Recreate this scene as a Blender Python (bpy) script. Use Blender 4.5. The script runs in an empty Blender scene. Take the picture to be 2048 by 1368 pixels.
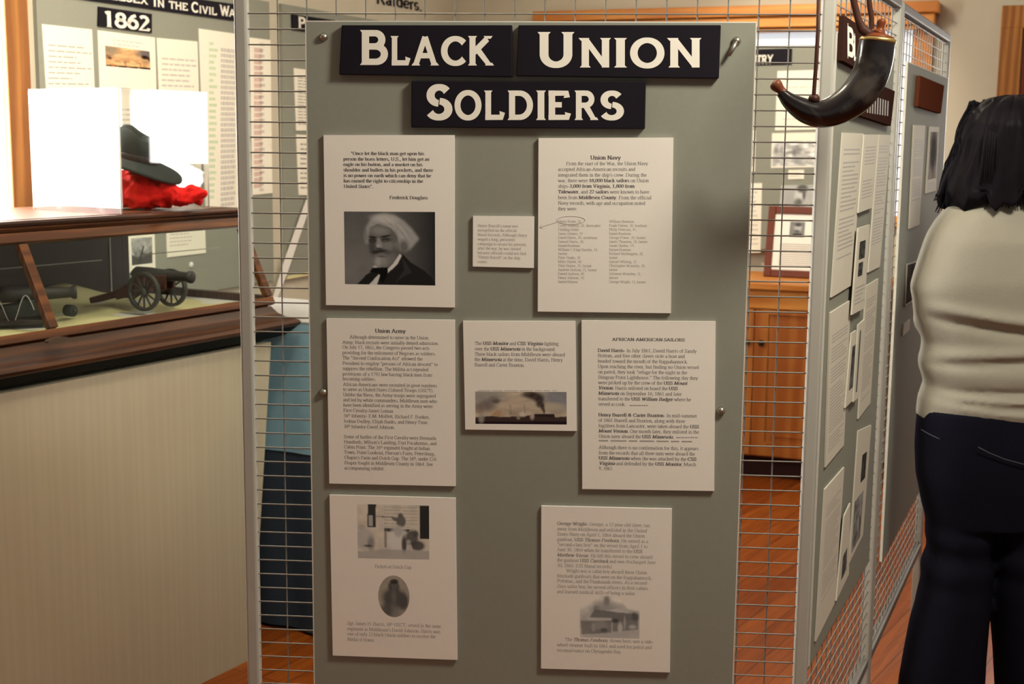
import bpy, math, random
import numpy as np
from mathutils import Vector, Matrix
random.seed(7); np.random.seed(7)
S = bpy.context.scene
COL = S.collection
def lin(r, g, b):
    f = lambda c: c/12.92 if c <= .04045 else ((c+.055)/1.055)**2.4
    return (f(r/255), f(g/255), f(b/255))

# ---------------------------------------------------------------- camera
FPX, EYE = 2700., 1.55
PITCH = math.atan((684-275)/FPX); ROLL = math.radians(.54)
_f = np.array([0, math.cos(PITCH), -math.sin(PITCH)]); _r = np.array([1., 0, 0]); _u = np.array([0, math.sin(PITCH), math.cos(PITCH)])
CR = math.cos(ROLL)*_r+math.sin(ROLL)*_u; CU = math.cos(ROLL)*_u-math.sin(ROLL)*_r; CF = _f
CAM = np.array([0, 0, EYE])
cd = bpy.data.cameras.new('camera'); cam = bpy.data.objects.new('camera', cd); COL.objects.link(cam)
cd.sensor_width = 36; cd.lens = FPX/2048*36; cd.clip_start = .05
cam.matrix_world = Matrix(((CR[0], CU[0], -CF[0], 0), (CR[1], CU[1], -CF[1], 0), (CR[2], CU[2], -CF[2], EYE), (0, 0, 0, 1)))
cd.dof.use_dof = True; cd.dof.focus_distance = 2.27; cd.dof.aperture_fstop = 9.0
S.camera = cam
# ---------------------------------------------------------------- light and exposure
S.view_settings.view_transform = 'Standard'; S.view_settings.look = 'None'
S.view_settings.exposure = 0.71; S.view_settings.gamma = 1; S.view_settings.use_curve_mapping = False
S.cycles.use_denoising = True
S.cycles.max_bounces = 8; S.cycles.transparent_max_bounces = 24; S.cycles.sample_clamp_indirect = 4
w = bpy.data.worlds.new('world'); S.world = w; w.use_nodes = True
w.node_tree.nodes['Background'].inputs[0].default_value = (1.0, .93, .80, 1)
w.node_tree.nodes['Background'].inputs[1].default_value = .18
def lamp(name, kind, loc, energy, color, size=.2, target=None, spot=80, blend=.6):
    l = bpy.data.lights.new(name, kind); l.energy = energy; l.color = color
    if kind == 'AREA': l.shape = 'DISK'; l.size = size
    else: l.shadow_soft_size = size
    if kind == 'SPOT': l.spot_size = math.radians(spot); l.spot_blend = blend
    o = bpy.data.objects.new(name, l); COL.objects.link(o); o.location = loc
    if target: o.rotation_euler = (Vector(target)-Vector(loc)).to_track_quat('-Z', 'Y').to_euler()
    return o
lamp('ceiling_spot_panel', 'SPOT', (.96, 1.52, 2.52), 74, (1, .935, .76), .17, (.1, 2.25, 1.25), 120, .5)
lamp('ceiling_spot_case', 'SPOT', (-.55, 3.55, 2.75), 62, (1, .88, .66), .06, (-1.25, 4.75, 1.55), 62, .8)
lamp('fill_light_back', 'POINT', (.75, 5.3, 2.62), 18, (1, .87, .66), .12)  # added fill for the back of the room, no fixture there
lamp('fill_light_case', 'POINT', (-.3, 2.9, 2.75), 27, (1, .88, .62), .1)  # unseen fill light, added to lift the pedestal and case front
lamp('fill_spot_cabinet', 'SPOT', (.8, 5.0, 2.75), 75, (1, .90, .70), .06, (1.35, 6.55, 1.5), 52, .7)  # extra spot put in to brighten the board above the cabinet

# ---------------------------------------------------------------- helpers
def ray(x, y): return CF*FPX+CR*(x-1024)+CU*(684-y)
def onz(x, y, z):
    d = ray(x, y); return CAM+d*(z-EYE)/d[2]
class Fr:   # a vertical plane; off < 0 is towards the viewer
    def __init__(s, x, y, yaw):
        s.P = np.array([x, y, 0.]); a = math.radians(yaw)
        s.d = np.array([math.sin(a), math.cos(a), 0.]); s.n = np.array([-s.d[1], s.d[0], 0.])
    def sz(s, x, y, off=0):
        d = ray(x, y); t = ((s.P+s.n*off-CAM)@s.n)/(d@s.n); q = CAM+d*t
        return float((q-s.P)@s.d), float(q[2])
    def pt(s, a, z, off=0): return s.P+s.d*a+s.n*off+np.array([0, 0, z])
    def px(s, x, y, off=0): return s.pt(*s.sz(x, y, off), off)
WL = {}
class MB:
    def __init__(s): s.v = []; s.f = []
    def add(s, vs, fs):
        k = len(s.v); s.v += [tuple(map(float, p)) for p in vs]; s.f += [tuple(i+k for i in f) for f in fs]; return s
    def hexa(s, p):   # 8 points: bottom ring 0-3, top ring 4-7
        return s.add(p, [(3, 2, 1, 0), (4, 5, 6, 7), (0, 1, 5, 4), (1, 2, 6, 5), (2, 3, 7, 6), (3, 0, 4, 7)])
    def box(s, a, b): 
        (x0, y0, z0), (x1, y1, z1) = a, b
        return s.hexa([(x0, y0, z0), (x1, y0, z0), (x1, y1, z0), (x0, y1, z0), (x0, y0, z1), (x1, y0, z1), (x1, y1, z1), (x0, y1, z1)])
    def fbox(s, F, s0, s1, z0, z1, o0, o1):
        return s.hexa([F.pt(s0, z0, o0), F.pt(s1, z0, o0), F.pt(s1, z0, o1), F.pt(s0, z0, o1), F.pt(s0, z1, o0), F.pt(s1, z1, o0), F.pt(s1, z1, o1), F.pt(s0, z1, o1)])
    def prism(s, front, back):
        n = len(front); return s.add(list(front)+list(back), [tuple(range(n)), tuple(range(2*n-1, n-1, -1))]+[(i, i+n, (i+1) % n+n, (i+1) % n) for i in range(n)])
    def tube(s, pts, rad, seg=12, cap=True, flat=1.0):
        pts = [np.array(p, float) for p in pts]; n = len(pts)
        if not hasattr(rad, '__len__'): rad = [rad]*n
        up = None; rings = []
        for i in range(n):
            t = pts[min(i+1, n-1)]-pts[max(i-1, 0)]; t = t/(np.linalg.norm(t)+1e-12)
            if up is None:
                a = np.array([0, 0, 1.]) if abs(t[2]) < .9 else np.array([0, 1., 0])
                up = a
            u = up-t*(up@t); u /= np.linalg.norm(u)+1e-12; up = u; b = np.cross(t, u)
            rings.append([pts[i]+(u*math.cos(k*2*math.pi/seg)*flat+b*math.sin(k*2*math.pi/seg))*rad[i] for k in range(seg)])
        vs = [p for r in rings for p in r]
        fs = [(i*seg+k, i*seg+(k+1) % seg, (i+1)*seg+(k+1) % seg, (i+1)*seg+k) for i in range(n-1) for k in range(seg)]
        if cap: fs += [tuple(range(seg-1, -1, -1)), tuple((n-1)*seg+k for k in range(seg))]
        return s.add(vs, fs)
    def rod(s, a, b, r, seg=8): return s.tube([a, b], r, seg)
    def bar(s, a, b, wd, hd, side):  # rectangular bar along a-b, side = vector of the width
        a = np.array(a, float); b = np.array(b, float); t = (b-a)/np.linalg.norm(b-a)
        sd = np.array(side, float); sd = sd-t*(sd@t); sd /= np.linalg.norm(sd); h = np.cross(t, sd)
        c = lambda p: [p-sd*wd/2-h*hd/2, p+sd*wd/2-h*hd/2, p+sd*wd/2+h*hd/2, p-sd*wd/2+h*hd/2]
        return s.hexa(c(a)+c(b))
    def rings(s, rs, closed=True, cap=True):
        n = len(rs[0]); vs = [p for r in rs for p in r]; m = len(rs)
        fs = [(i*n+k, i*n+(k+1) % n, (i+1)*n+(k+1) % n, (i+1)*n+k) for i in range(m-1) for k in range(n if closed else n-1)]
        if cap: fs += [tuple(range(n-1, -1, -1)), tuple((m-1)*n+k for k in range(n))]
        return s.add(vs, fs)
    def ell(s, c, r, seg=20, rg=12):
        c = np.array(c, float); rs = []
        for i in range(rg+1):
            a = -math.pi/2+math.pi*(i+.001)/(rg+.002)
            rs.append([c+np.array([r[0]*math.cos(a)*math.cos(k*2*math.pi/seg), r[1]*math.cos(a)*math.sin(k*2*math.pi/seg), r[2]*math.sin(a)]) for k in range(seg)])
        return s.rings(rs)
    def grid(s, fn, nu, nv):
        vs = [fn(i/nu, j/nv) for j in range(nv+1) for i in range(nu+1)]
        return s.add(vs, [(j*(nu+1)+i, j*(nu+1)+i+1, (j+1)*(nu+1)+i+1, (j+1)*(nu+1)+i) for j in range(nv) for i in range(nu)])
    def build(s, name, mat, parent=None, smooth=False, bevel=0, fix=True):
        v = np.array(s.v)
        if parent is not None: L = np.array(WL[parent.name])
        else: L = np.array([v[:, 0].mean(), v[:, 1].mean(), v[:, 2].min()])
        me = bpy.data.meshes.new(name); me.from_pydata([tuple(p-L) for p in v], [], s.f)
        if fix and len(s.f) < 60000:
            import bmesh
            b = bmesh.new(); b.from_mesh(me); bmesh.ops.recalc_face_normals(b, faces=b.faces); b.to_mesh(me); b.free()
        me.materials.append(mat)
        if smooth:
            me.polygons.foreach_set('use_smooth', [True]*len(me.polygons))
        o = bpy.data.objects.new(name, me); COL.objects.link(o)
        if parent is None: o.location = L; 
        else: o.parent = parent
        WL[o.name] = L
        if bevel:
            m = o.modifiers.new('bevel', 'BEVEL'); m.width = bevel; m.segments = 2; m.limit_method = 'ANGLE'
        return o
def tag(o, label, cat, group=None):
    o['label'] = label; o['category'] = cat
    if group: o['group'] = group
    return o
def struct(o): o['kind'] = 'structure'; return o
def thing(name, loc, label, cat, group=None):
    o = bpy.data.objects.new(name, None); COL.objects.link(o); o.location = loc; o.empty_display_size = .05
    WL[o.name] = np.array(loc, float); return tag(o, label, cat, group)

# ---------------------------------------------------------------- materials
def newmat(name):
    m = bpy.data.materials.new(name); m.use_nodes = True; nt = m.node_tree
    return m, nt, nt.nodes['Principled BSDF']
def N(nt, t, **kw):
    n = nt.nodes.new(t)
    for k, v in kw.items():
        if hasattr(n, k): setattr(n, k, v)
        else: n.inputs[k.replace('_', ' ')].default_value = v
    return n
def mat(name, c, rough=.6, metal=0, var=.06, scale=30, bump=0, bscale=200, spec=.2):
    m, nt, p = newmat(name)
    p.inputs['Roughness'].default_value = rough; p.inputs['Metallic'].default_value = metal
    p.inputs['Specular IOR Level'].default_value = spec
    tc = N(nt, 'ShaderNodeTexCoord'); nz = N(nt, 'ShaderNodeTexNoise', Scale=scale, Detail=4.0)
    nt.links.new(tc.outputs['Object'], nz.inputs['Vector'])
    mx = N(nt, 'ShaderNodeMix', data_type='RGBA')
    mx.inputs[6].default_value = (*[x*(1-var) for x in c], 1); mx.inputs[7].default_value = (*[min(1, x*(1+var)) for x in c], 1)
    nt.links.new(nz.outputs[0], mx.inputs[0]); nt.links.new(mx.outputs[2], p.inputs['Base Color'])
    if bump:
        n2 = N(nt, 'ShaderNodeTexNoise', Scale=bscale, Detail=3.0); nt.links.new(tc.outputs['Object'], n2.inputs['Vector'])
        b = N(nt, 'ShaderNodeBump', Strength=bump, Distance=.003); nt.links.new(n2.outputs[0], b.inputs['Height']); nt.links.new(b.outputs[0], p.inputs['Normal'])
    return m
def wood(name, c1, c2, yaw=0, vert=False, rough=.4, fine=18, stretch=.08):
    m, nt, p = newmat(name); p.inputs['Roughness'].default_value = rough; p.inputs['Specular IOR Level'].default_value = .3
    tc = N(nt, 'ShaderNodeTexCoord'); mp = N(nt, 'ShaderNodeMapping'); mp.vector_type = 'POINT'
    rot = N(nt, 'ShaderNodeVectorRotate', rotation_type='Z_AXIS'); rot.inputs['Angle'].default_value = yaw
    nt.links.new(tc.outputs['Object'], rot.inputs['Vector']); nt.links.new(rot.outputs[0], mp.inputs['Vector'])
    mp.inputs['Scale'].default_value = (fine, fine, fine*stretch) if vert else (fine*stretch, fine, fine)
    nz = N(nt, 'ShaderNodeTexNoise', Scale=1.6, Detail=5.0, Roughness=.6, Distortion=1.2); nt.links.new(mp.outputs[0], nz.inputs['Vector'])
    wv = N(nt, 'ShaderNodeTexWave', Scale=.7, Distortion=9.0, Detail=3.0); wv.bands_direction = 'Y' if not vert else 'X'
    nt.links.new(mp.outputs[0], wv.inputs['Vector'])
    ad = N(nt, 'ShaderNodeMath', operation='MULTIPLY'); nt.links.new(nz.outputs[0], ad.inputs[0]); nt.links.new(wv.outputs[1], ad.inputs[1])
    rp = N(nt, 'ShaderNodeValToRGB'); rp.color_ramp.elements[0].color = (*c2, 1); rp.color_ramp.elements[1].color = (*c1, 1)
    rp.color_ramp.elements[0].position = .08; rp.color_ramp.elements[1].position = .5
    nt.links.new(ad.outputs[0], rp.inputs[0]); nt.links.new(rp.outputs[0], p.inputs['Base Color'])
    return m
def glassmat(name, tint=(.97, .99, .98), refl=1.45, rough=.0):
    m = bpy.data.materials.new(name); m.use_nodes = True; nt = m.node_tree; nt.nodes.clear()
    o = N(nt, 'ShaderNodeOutputMaterial'); mx = N(nt, 'ShaderNodeMixShader'); fr = N(nt, 'ShaderNodeFresnel', IOR=refl)
    t = N(nt, 'ShaderNodeBsdfTransparent'); t.inputs[0].default_value = (*tint, 1)
    g = N(nt, 'ShaderNodeBsdfGlossy'); g.inputs['Roughness'].default_value = rough; g.inputs[0].default_value = (1, 1, 1, 1)
    geo = N(nt, 'ShaderNodeNewGeometry'); io = N(nt, 'ShaderNodeMix', data_type='FLOAT'); io.inputs[2].default_value = refl; io.inputs[3].default_value = 1/refl
    nt.links.new(geo.outputs['Backfacing'], io.inputs[0]); nt.links.new(io.outputs[0], fr.inputs['IOR'])
    nt.links.new(fr.outputs[0], mx.inputs[0]); nt.links.new(t.outputs[0], mx.inputs[1]); nt.links.new(g.outputs[0], mx.inputs[2]); nt.links.new(mx.outputs[0], o.inputs[0])
    return m
def emit(name, c, k):
    m, nt, p = newmat(name); p.inputs['Base Color'].default_value = (*c, 1)
    p.inputs['Emission Color'].default_value = (*c, 1); p.inputs['Emission Strength'].default_value = k; return m
def attrmat(name, rough=.85):
    m, nt, p = newmat(name); p.inputs['Roughness'].default_value = rough; p.inputs['Specular IOR Level'].default_value = 0
    a = N(nt, 'ShaderNodeAttribute', attribute_name='col'); nt.links.new(a.outputs['Color'], p.inputs['Base Color']); return m
M = dict(
    paper=mat('card_paper', (.78, .75, .70), .75, var=.02, scale=300),
    paper3=mat('aged_card', (.60, .57, .49), .8, var=.03, scale=200), paper2=mat('poster_paper', (.80, .76, .66), .75, var=.03, scale=60),
    ink=mat('ink', (.13, .12, .12), .7, var=.05),
    inkgrey=mat('pale_ink', (.33, .31, .29), .7, var=.05),
    midink=mat('mid_ink', (.40, .38, .36), .7), faint=mat('faint_ink', (.52, .49, .46), .7, var=.05),
    pinkink=mat('pink_ink', (.62, .42, .38), .7), greenink=mat('green_ink', (.5, .62, .42), .7),
    board=mat('grey_board', (.245, .25, .212), .85, var=.04, scale=90, bump=.03, bscale=500),
    boardedge=mat('board_edge', (.62, .60, .54), .8),
    black=mat('black_card', (.010, .008, .013), .7, var=.1, spec=.1),
    white=mat('white_letter', (.80, .77, .70), .6, var=.02),
    steel=mat('grid_steel', (.41, .405, .37), .55, .12, var=.04, spec=.3), wire=mat('grid_wire', (.19, .18, .165), .5, .35, var=.04, spec=.3),
    railm=mat('dull_rail', (.17, .155, .14), .6, .2), dsteel=mat('bolt_steel', (.35, .33, .29), .35, .9),
    wall=mat('cream_wall', (.50, .455, .365), .9, var=.03, scale=8),
    wallw=mat('white_wall', (.74, .72, .69), .9, var=.02, scale=8),
    ceil=mat('ceiling_paint', (.7, .68, .62), .9),
    pine=wood('orange_pine', lin(206, 140, 66), lin(178, 108, 42), math.radians(21.8), False, .45, 12),
    pinev=wood('orange_pine_upright', lin(168, 112, 52), lin(132, 80, 30), 0, True, .45, 14),
    cabw=wood('honey_cabinet', lin(182, 114, 52), lin(160, 90, 36), 0, True, .45, 5, .15),
    oak=wood('brown_oak', lin(104, 60, 26), lin(72, 38, 13), math.radians(-60), False, .42, 22),
    oakd=wood('dark_oak', lin(76, 43, 21), lin(48, 26, 12), math.radians(-60), False, .42, 22),
    sofdark=mat('black_green_paint', (.007, .012, .012), .6, spec=.08),
    glass=glassmat('case_glass', (.96, .98, .97), 1.22), acryl=glassmat('clear_acrylic', (.97, .98, .98), 1.45, .02),
    panelw=wood('cream_beadboard', (.545, .50, .375), (.52, .475, .355), 0, True, .75, 30, .02),
    red=mat('red_cloth', lin(206, 28, 22), .85, var=.18, scale=25, bump=.5, bscale=120),
    felt=mat('green_black_felt', (.028, .036, .032), .95, var=.15, bump=.3, bscale=300),
    iron=mat('gun_iron', (.045, .045, .04), .5, .3), rust=mat('gun_carriage', lin(70, 36, 24), .6, var=.2),
    dark=mat('dark_walnut', (.035, .03, .026), .5, var=.25, scale=12),
    yellow=mat('yellow_cloth', (.60, .55, .30), .9, var=.12, scale=9), whitec=mat('white_felt', (.68, .67, .64), .9),
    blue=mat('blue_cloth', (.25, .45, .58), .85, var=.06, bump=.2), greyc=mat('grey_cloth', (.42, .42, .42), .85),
    shaded_blue=mat('shaded_blue_cloth', (.035, .05, .075), .9),  # dark copy of the blue cloth, shade put into the colour
    leather=mat('brown_leather', lin(58, 30, 22), .5, var=.2), tipw=mat('carved_tip', lin(104, 58, 40), .4, var=.15), butt=mat('turned_wood', lin(100, 48, 24), .35, var=.2),
    brown=mat('red_brown_sign', lin(100, 56, 40), .9, spec=0), umber=mat('umber_sign', lin(58, 38, 34), .9, spec=0), fram=mat('mahogany', lin(98, 44, 28), .35, var=.2, scale=20),
    skin=mat('skin', lin(150, 100, 75), .6), hair=mat('black_hair', (.007, .0055, .008), .5, var=.3, scale=40, spec=.06),
    shirt=mat('cream_knit', (.32, .30, .25), .9, var=.04, scale=20, bump=.25, bscale=300),
    jean=mat('dark_denim', (.006, .0062, .012), .85, var=.25, scale=14, bump=.3, bscale=500, spec=.05), thread=mat('seam_thread', (.06, .06, .08), .8),
    shoe=mat('black_shoe', (.02, .02, .02), .5), knob=mat('dark_knob', (.03, .025, .02), .4),
    toe=mat('toe_kick', lin(50, 26, 24), .7), brass=mat('brass', (.45, .32, .12), .35, .8), photo=attrmat('printed_photo'),
    day=emit('daylight_pane', (1, .98, .94), 15), day2=emit('bright_door_glass', (1, .97, .92), 12), haze=emit('dim_window_pane', (.62, .68, .76), .42),
    baseb=mat('white_baseboard', (.75, .74, .72), .6), rope=mat('pale_cord', (.42, .40, .38), .8), plate=mat('nickel_plate', (.14, .10, .075), .35, .6),
)
m, nt, p = newmat('floor_planks'); p.inputs['Roughness'].default_value = .42; p.inputs['Specular IOR Level'].default_value = .25
tc = N(nt, 'ShaderNodeTexCoord'); rt = N(nt, 'ShaderNodeVectorRotate', rotation_type='Z_AXIS'); rt.inputs['Angle'].default_value = math.radians(-58)
nt.links.new(tc.outputs['Object'], rt.inputs['Vector'])
br = N(nt, 'ShaderNodeTexBrick', Scale=1.0, Mortar_Size=.0016, Brick_Width=1.7, Row_Height=.083, Bias=-.1); br.offset = .37
br.inputs['Color1'].default_value = (*lin(164, 86, 28), 1); br.inputs['Color2'].default_value = (*lin(140, 66, 20), 1); br.inputs['Mortar'].default_value = (*lin(80, 32, 12), 1)
mp = N(nt, 'ShaderNodeMapping'); mp.inputs['Scale'].default_value = (2.2, 34, 1); nz = N(nt, 'ShaderNodeTexNoise', Scale=1.5, Detail=6.0, Distortion=1.0)
nt.links.new(rt.outputs[0], br.inputs['Vector']); nt.links.new(rt.outputs[0], mp.inputs['Vector']); nt.links.new(mp.outputs[0], nz.inputs['Vector'])
mx = N(nt, 'ShaderNodeMix', data_type='RGBA', blend_type='MULTIPLY'); mx.inputs[0].default_value = 1
rp = N(nt, 'ShaderNodeValToRGB'); rp.color_ramp.elements[0].color = (.62, .56, .5, 1); rp.color_ramp.elements[0].position = .3; rp.color_ramp.elements[1].position = .6
nt.links.new(nz.outputs[0], rp.inputs[0]); nt.links.new(br.outputs[0], mx.inputs[6]); nt.links.new(rp.outputs[0], mx.inputs[7]); nt.links.new(mx.outputs[2], p.inputs['Base Color'])
M['floor'] = m
m, nt, p = newmat('polished_horn'); p.inputs['Roughness'].default_value = .16
tc = N(nt, 'ShaderNodeTexCoord'); nz = N(nt, 'ShaderNodeTexNoise', Scale=14.0, Detail=4.0, Distortion=.6); nt.links.new(tc.outputs['Object'], nz.inputs['Vector'])
rp = N(nt, 'ShaderNodeValToRGB'); rp.color_ramp.elements[0].color = (.008, .006, .007, 1); rp.color_ramp.elements[0].position = .52
rp.color_ramp.elements[1].color = (.10, .085, .07, 1); rp.color_ramp.elements[1].position = .82
nt.links.new(nz.outputs[0], rp.inputs[0]); nt.links.new(rp.outputs[0], p.inputs['Base Color']); M['horn'] = m

# ---------------------------------------------------------------- lettering: a broad-nib pen alphabet
def _w(s): return s
G = {}
def g(ch, adv, *st): G[ch] = (adv, st)
A_ = lambda cx, cy, rx, ry, a0, a1: ('a', cx, cy, rx, ry, a0, a1)
L_ = lambda *p: ('l',)+p
Z_ = lambda x, y, h=.1: ('s', x, y, h)
g('a', .44, A_(.19, .33, .13, .12, 0, 150), L_(.32, .33, .32, .07), A_(.38, .07, .06, .06, 180, 290), A_(.18, .12, .12, .12, 40, 330), L_(.27, .2, .32, .26))
g('b', .5, L_(.1, .68, .1, 0), A_(.26, .23, .17, .23, 150, -150), Z_(.07, .67, .07))
g('c', .44, A_(.24, .23, .19, .23, 45, 320))
g('d', .5, L_(.38, .68, .38, 0), A_(.23, .23, .17, .23, 30, 330), Z_(.35, .67, .07), Z_(.42, .01, .06))
g('e', .44, L_(.06, .26, .39, .26), A_(.23, .23, .18, .23, 8, 320))
g('f', .33, L_(.14, 0, .14, .54), A_(.25, .54, .11, .14, 180, 45), L_(.03, .44, .27, .44), Z_(.14, .01))
g('g', .5, A_(.22, .31, .15, .15, 0, 360), A_(.24, -.08, .2, .12, 0, 360), L_(.12, .18, .1, .06, .3, .03), L_(.34, .42, .46, .44))
g('h', .5, L_(.1, .68, .1, 0), A_(.26, .3, .13, .16, 160, 0), L_(.39, .3, .39, 0), Z_(.1, .01), Z_(.39, .01), Z_(.07, .67, .06))
g('i', .28, L_(.14, .45, .14, 0), Z_(.14, .01), Z_(.1, .44, .07), L_(.14, .67, .14, .58))
g('j', .28, L_(.15, .45, .15, -.1), A_(.06, -.1, .09, .1, 0, -120), Z_(.11, .44, .07), L_(.15, .67, .15, .58))
g('k', .5, L_(.1, .68, .1, 0), L_(.12, .2, .36, .44), L_(.2, .26, .42, .0), Z_(.1, .01), Z_(.42, .01), Z_(.38, .44), Z_(.07, .67, .06))
g('l', .28, L_(.14, .68, .14, 0), Z_(.14, .01), Z_(.1, .67, .07))
g('m', .78, L_(.1, .45, .1, 0), A_(.25, .3, .13, .16, 160, 0), L_(.38, .3, .38, 0), A_(.53, .3, .13, .16, 160, 0), L_(.66, .3, .66, 0), Z_(.1, .01), Z_(.38, .01), Z_(.66, .01), Z_(.07, .44, .06))
g('n', .5, L_(.1, .45, .1, 0), A_(.26, .3, .13, .16, 160, 0), L_(.39, .3, .39, 0), Z_(.1, .01), Z_(.39, .01), Z_(.07, .44, .06))
g('o', .5, A_(.25, .23, .2, .23, 0, 360))
g('p', .5, L_(.1, .45, .1, -.21), A_(.26, .23, .17, .23, 150, -150), Z_(.1, -.2), Z_(.07, .44, .06))
g('q', .5, L_(.39, .45, .39, -.21), A_(.23, .23, .17, .23, 30, 330), Z_(.39, -.2))
g('r', .33, L_(.11, .45, .11, 0), A_(.24, .32, .12, .13, 170, 60), Z_(.11, .01), Z_(.08, .44, .06))
g('s', .39, A_(.19, .34, .12, .12, 30, 260), A_(.2, .12, .13, .12, 80, -150))
g('t', .28, L_(.13, .58, .13, .1), A_(.2, .1, .07, .1, 180, 320), L_(.02, .44, .25, .44))
g('u', .5, L_(.1, .45, .1, .15), A_(.23, .15, .13, .15, 180, 340), L_(.38, .45, .38, 0), Z_(.07, .44, .06), Z_(.35, .44, .06), Z_(.43, .01, .06))
g('v', .5, L_(.06, .45, .25, 0), L_(.25, 0, .43, .45), Z_(.08, .44), Z_(.42, .44, .08))
g('w', .72, L_(.05, .45, .21, 0), L_(.21, 0, .36, .42), L_(.36, .42, .51, 0), L_(.51, 0, .66, .45), Z_(.07, .44), Z_(.64, .44, .08))
g('x', .5, L_(.07, .45, .42, 0), L_(.41, .45, .07, 0), Z_(.1, .44), Z_(.4, .44, .08), Z_(.1, .01, .08), Z_(.4, .01))
g('y', .5, L_(.06, .45, .25, 0), L_(.43, .45, .2, -.14, .08, -.19), Z_(.08, .44), Z_(.42, .44, .08))
g('z', .44, L_(.05, .43, .37, .43, .06, .02, .39, .02))
g('A', .72, L_(.08, 0, .35, .66), L_(.35, .66, .62, 0), L_(.18, .22, .52, .22), Z_(.08, .01), Z_(.63, .01))
g('B', .67, L_(.14, .66, .14, 0), L_(.14, .65, .36, .65), A_(.36, .5, .16, .15, 90, -90), L_(.14, .35, .38, .35), A_(.38, .18, .2, .17, 90, -90), L_(.14, .01, .38, .01), Z_(.1, .65, .08), Z_(.1, .01, .08))
g('C', .67, A_(.36, .33, .29, .33, 40, 320), L_(.59, .66, .59, .5))
g('D', .72, L_(.14, .66, .14, 0), L_(.14, .65, .34, .65), A_(.34, .33, .3, .32, 90, -90), L_(.14, .01, .34, .01), Z_(.1, .65, .08), Z_(.1, .01, .08))
g('E', .61, L_(.14, .66, .14, 0), L_(.05, .65, .52, .65, .53, .5), L_(.14, .34, .4, .34), L_(.05, .01, .54, .01, .56, .16))
g('F', .56, L_(.14, .66, .14, 0), L_(.05, .65, .5, .65, .51, .5), L_(.14, .34, .4, .34), Z_(.14, .01))
g('G', .72, A_(.36, .33, .3, .33, 45, 330), L_(.6, .3, .6, .06), L_(.59, .66, .59, .5), Z_(.58, .3))
g('H', .72, L_(.14, .66, .14, 0), L_(.58, .66, .58, 0), L_(.14, .34, .58, .34), Z_(.14, .65), Z_(.58, .65), Z_(.14, .01), Z_(.58, .01))
g('I', .33, L_(.16, .66, .16, 0), Z_(.16, .65), Z_(.16, .01))
g('J', .39, L_(.24, .66, .24, .14), A_(.13, .14, .11, .14, 0, -150), Z_(.24, .65))
g('K', .72, L_(.14, .66, .14, 0), L_(.16, .28, .56, .65), L_(.26, .38, .6, 0), Z_(.14, .65), Z_(.14, .01), Z_(.58, .65), Z_(.62, .01))
g('L', .61, L_(.14, .66, .14, 0), L_(.05, .01, .53, .01, .56, .18), Z_(.14, .65))
g('M', .89, L_(.14, .66, .12, 0), L_(.14, .66, .43, .04), L_(.43, .04, .73, .66), L_(.73, .66, .74, 0), Z_(.1, .65, .08), Z_(.12, .01), Z_(.76, .65, .08), Z_(.75, .01))
g('N', .72, L_(.13, .66, .13, 0), L_(.13, .66, .6, .0), L_(.6, .66, .6, 0), Z_(.1, .65), Z_(.13, .01), Z_(.6, .65))
g('O', .72, A_(.36, .33, .3, .33, 0, 360))
g('P', .56, L_(.14, .66, .14, 0), L_(.14, .65, .32, .65), A_(.32, .48, .19, .17, 90, -90), L_(.14, .31, .32, .31), Z_(.1, .65, .08), Z_(.14, .01))
g('Q', .72, A_(.36, .33, .3, .33, 0, 360), L_(.36, .08, .62, -.14))
g('R', .67, L_(.14, .66, .14, 0), L_(.14, .65, .34, .65), A_(.34, .49, .18, .16, 90, -90), L_(.14, .33, .34, .33), L_(.34, .33, .58, 0), Z_(.1, .65, .08), Z_(.14, .01), Z_(.6, .01))
g('S', .56, A_(.28, .48, .18, .17, 30, 265), A_(.27, .18, .2, .17, 85, -155), L_(.46, .66, .45, .5), L_(.07, .0, .08, .16))
g('T', .61, L_(.3, .66, .3, 0), L_(.05, .5, .06, .65, .55, .65, .56, .5), Z_(.3, .01))
g('U', .72, L_(.13, .66, .13, .22), A_(.36, .22, .23, .22, 180, 360), L_(.59, .66, .59, .22), Z_(.13, .65), Z_(.59, .65))
g('V', .72, L_(.1, .66, .36, 0), L_(.36, 0, .6, .66), Z_(.1, .65), Z_(.61, .65))
g('W', .94, L_(.08, .66, .28, 0), L_(.28, 0, .47, .6), L_(.47, .6, .66, 0), L_(.66, 0, .86, .66), Z_(.08, .65), Z_(.86, .65))
g('X', .72, L_(.1, .66, .6, 0), L_(.6, .66, .1, 0), Z_(.12, .65), Z_(.6, .65), Z_(.1, .01), Z_(.6, .01))
g('Y', .72, L_(.1, .66, .36, .32), L_(.62, .66, .36, .32), L_(.36, .32, .36, 0), Z_(.1, .65), Z_(.62, .65), Z_(.36, .01))
g('Z', .61, L_(.08, .5, .1, .65, .53, .65, .07, .01, .54, .01, .56, .16))
g('0', .5, A_(.25, .33, .2, .33, 0, 360)); g('1', .5, L_(.26, .66, .26, 0), L_(.12, .56, .26, .66), Z_(.26, .01))
g('2', .5, A_(.24, .48, .17, .18, 150, -20), L_(.4, .42, .06, .02, .43, .02, .45, .12)); g('3', .5, A_(.22, .5, .15, .16, 140, -90), A_(.2, .18, .2, .18, 90, -140))
g('4', .5, L_(.35, 0, .35, .66), L_(.35, .66, .04, .2, .47, .2)); g('5', .5, L_(.42, .65, .15, .65, .1, .38), A_(.2, .2, .2, .2, 120, -140))
g('6', .5, A_(.26, .2, .18, .2, 0, 360), A_(.42, .22, .34, .44, 180, 95)); g('7', .5, L_(.05, .55, .07, .65, .44, .65, .2, 0))
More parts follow.
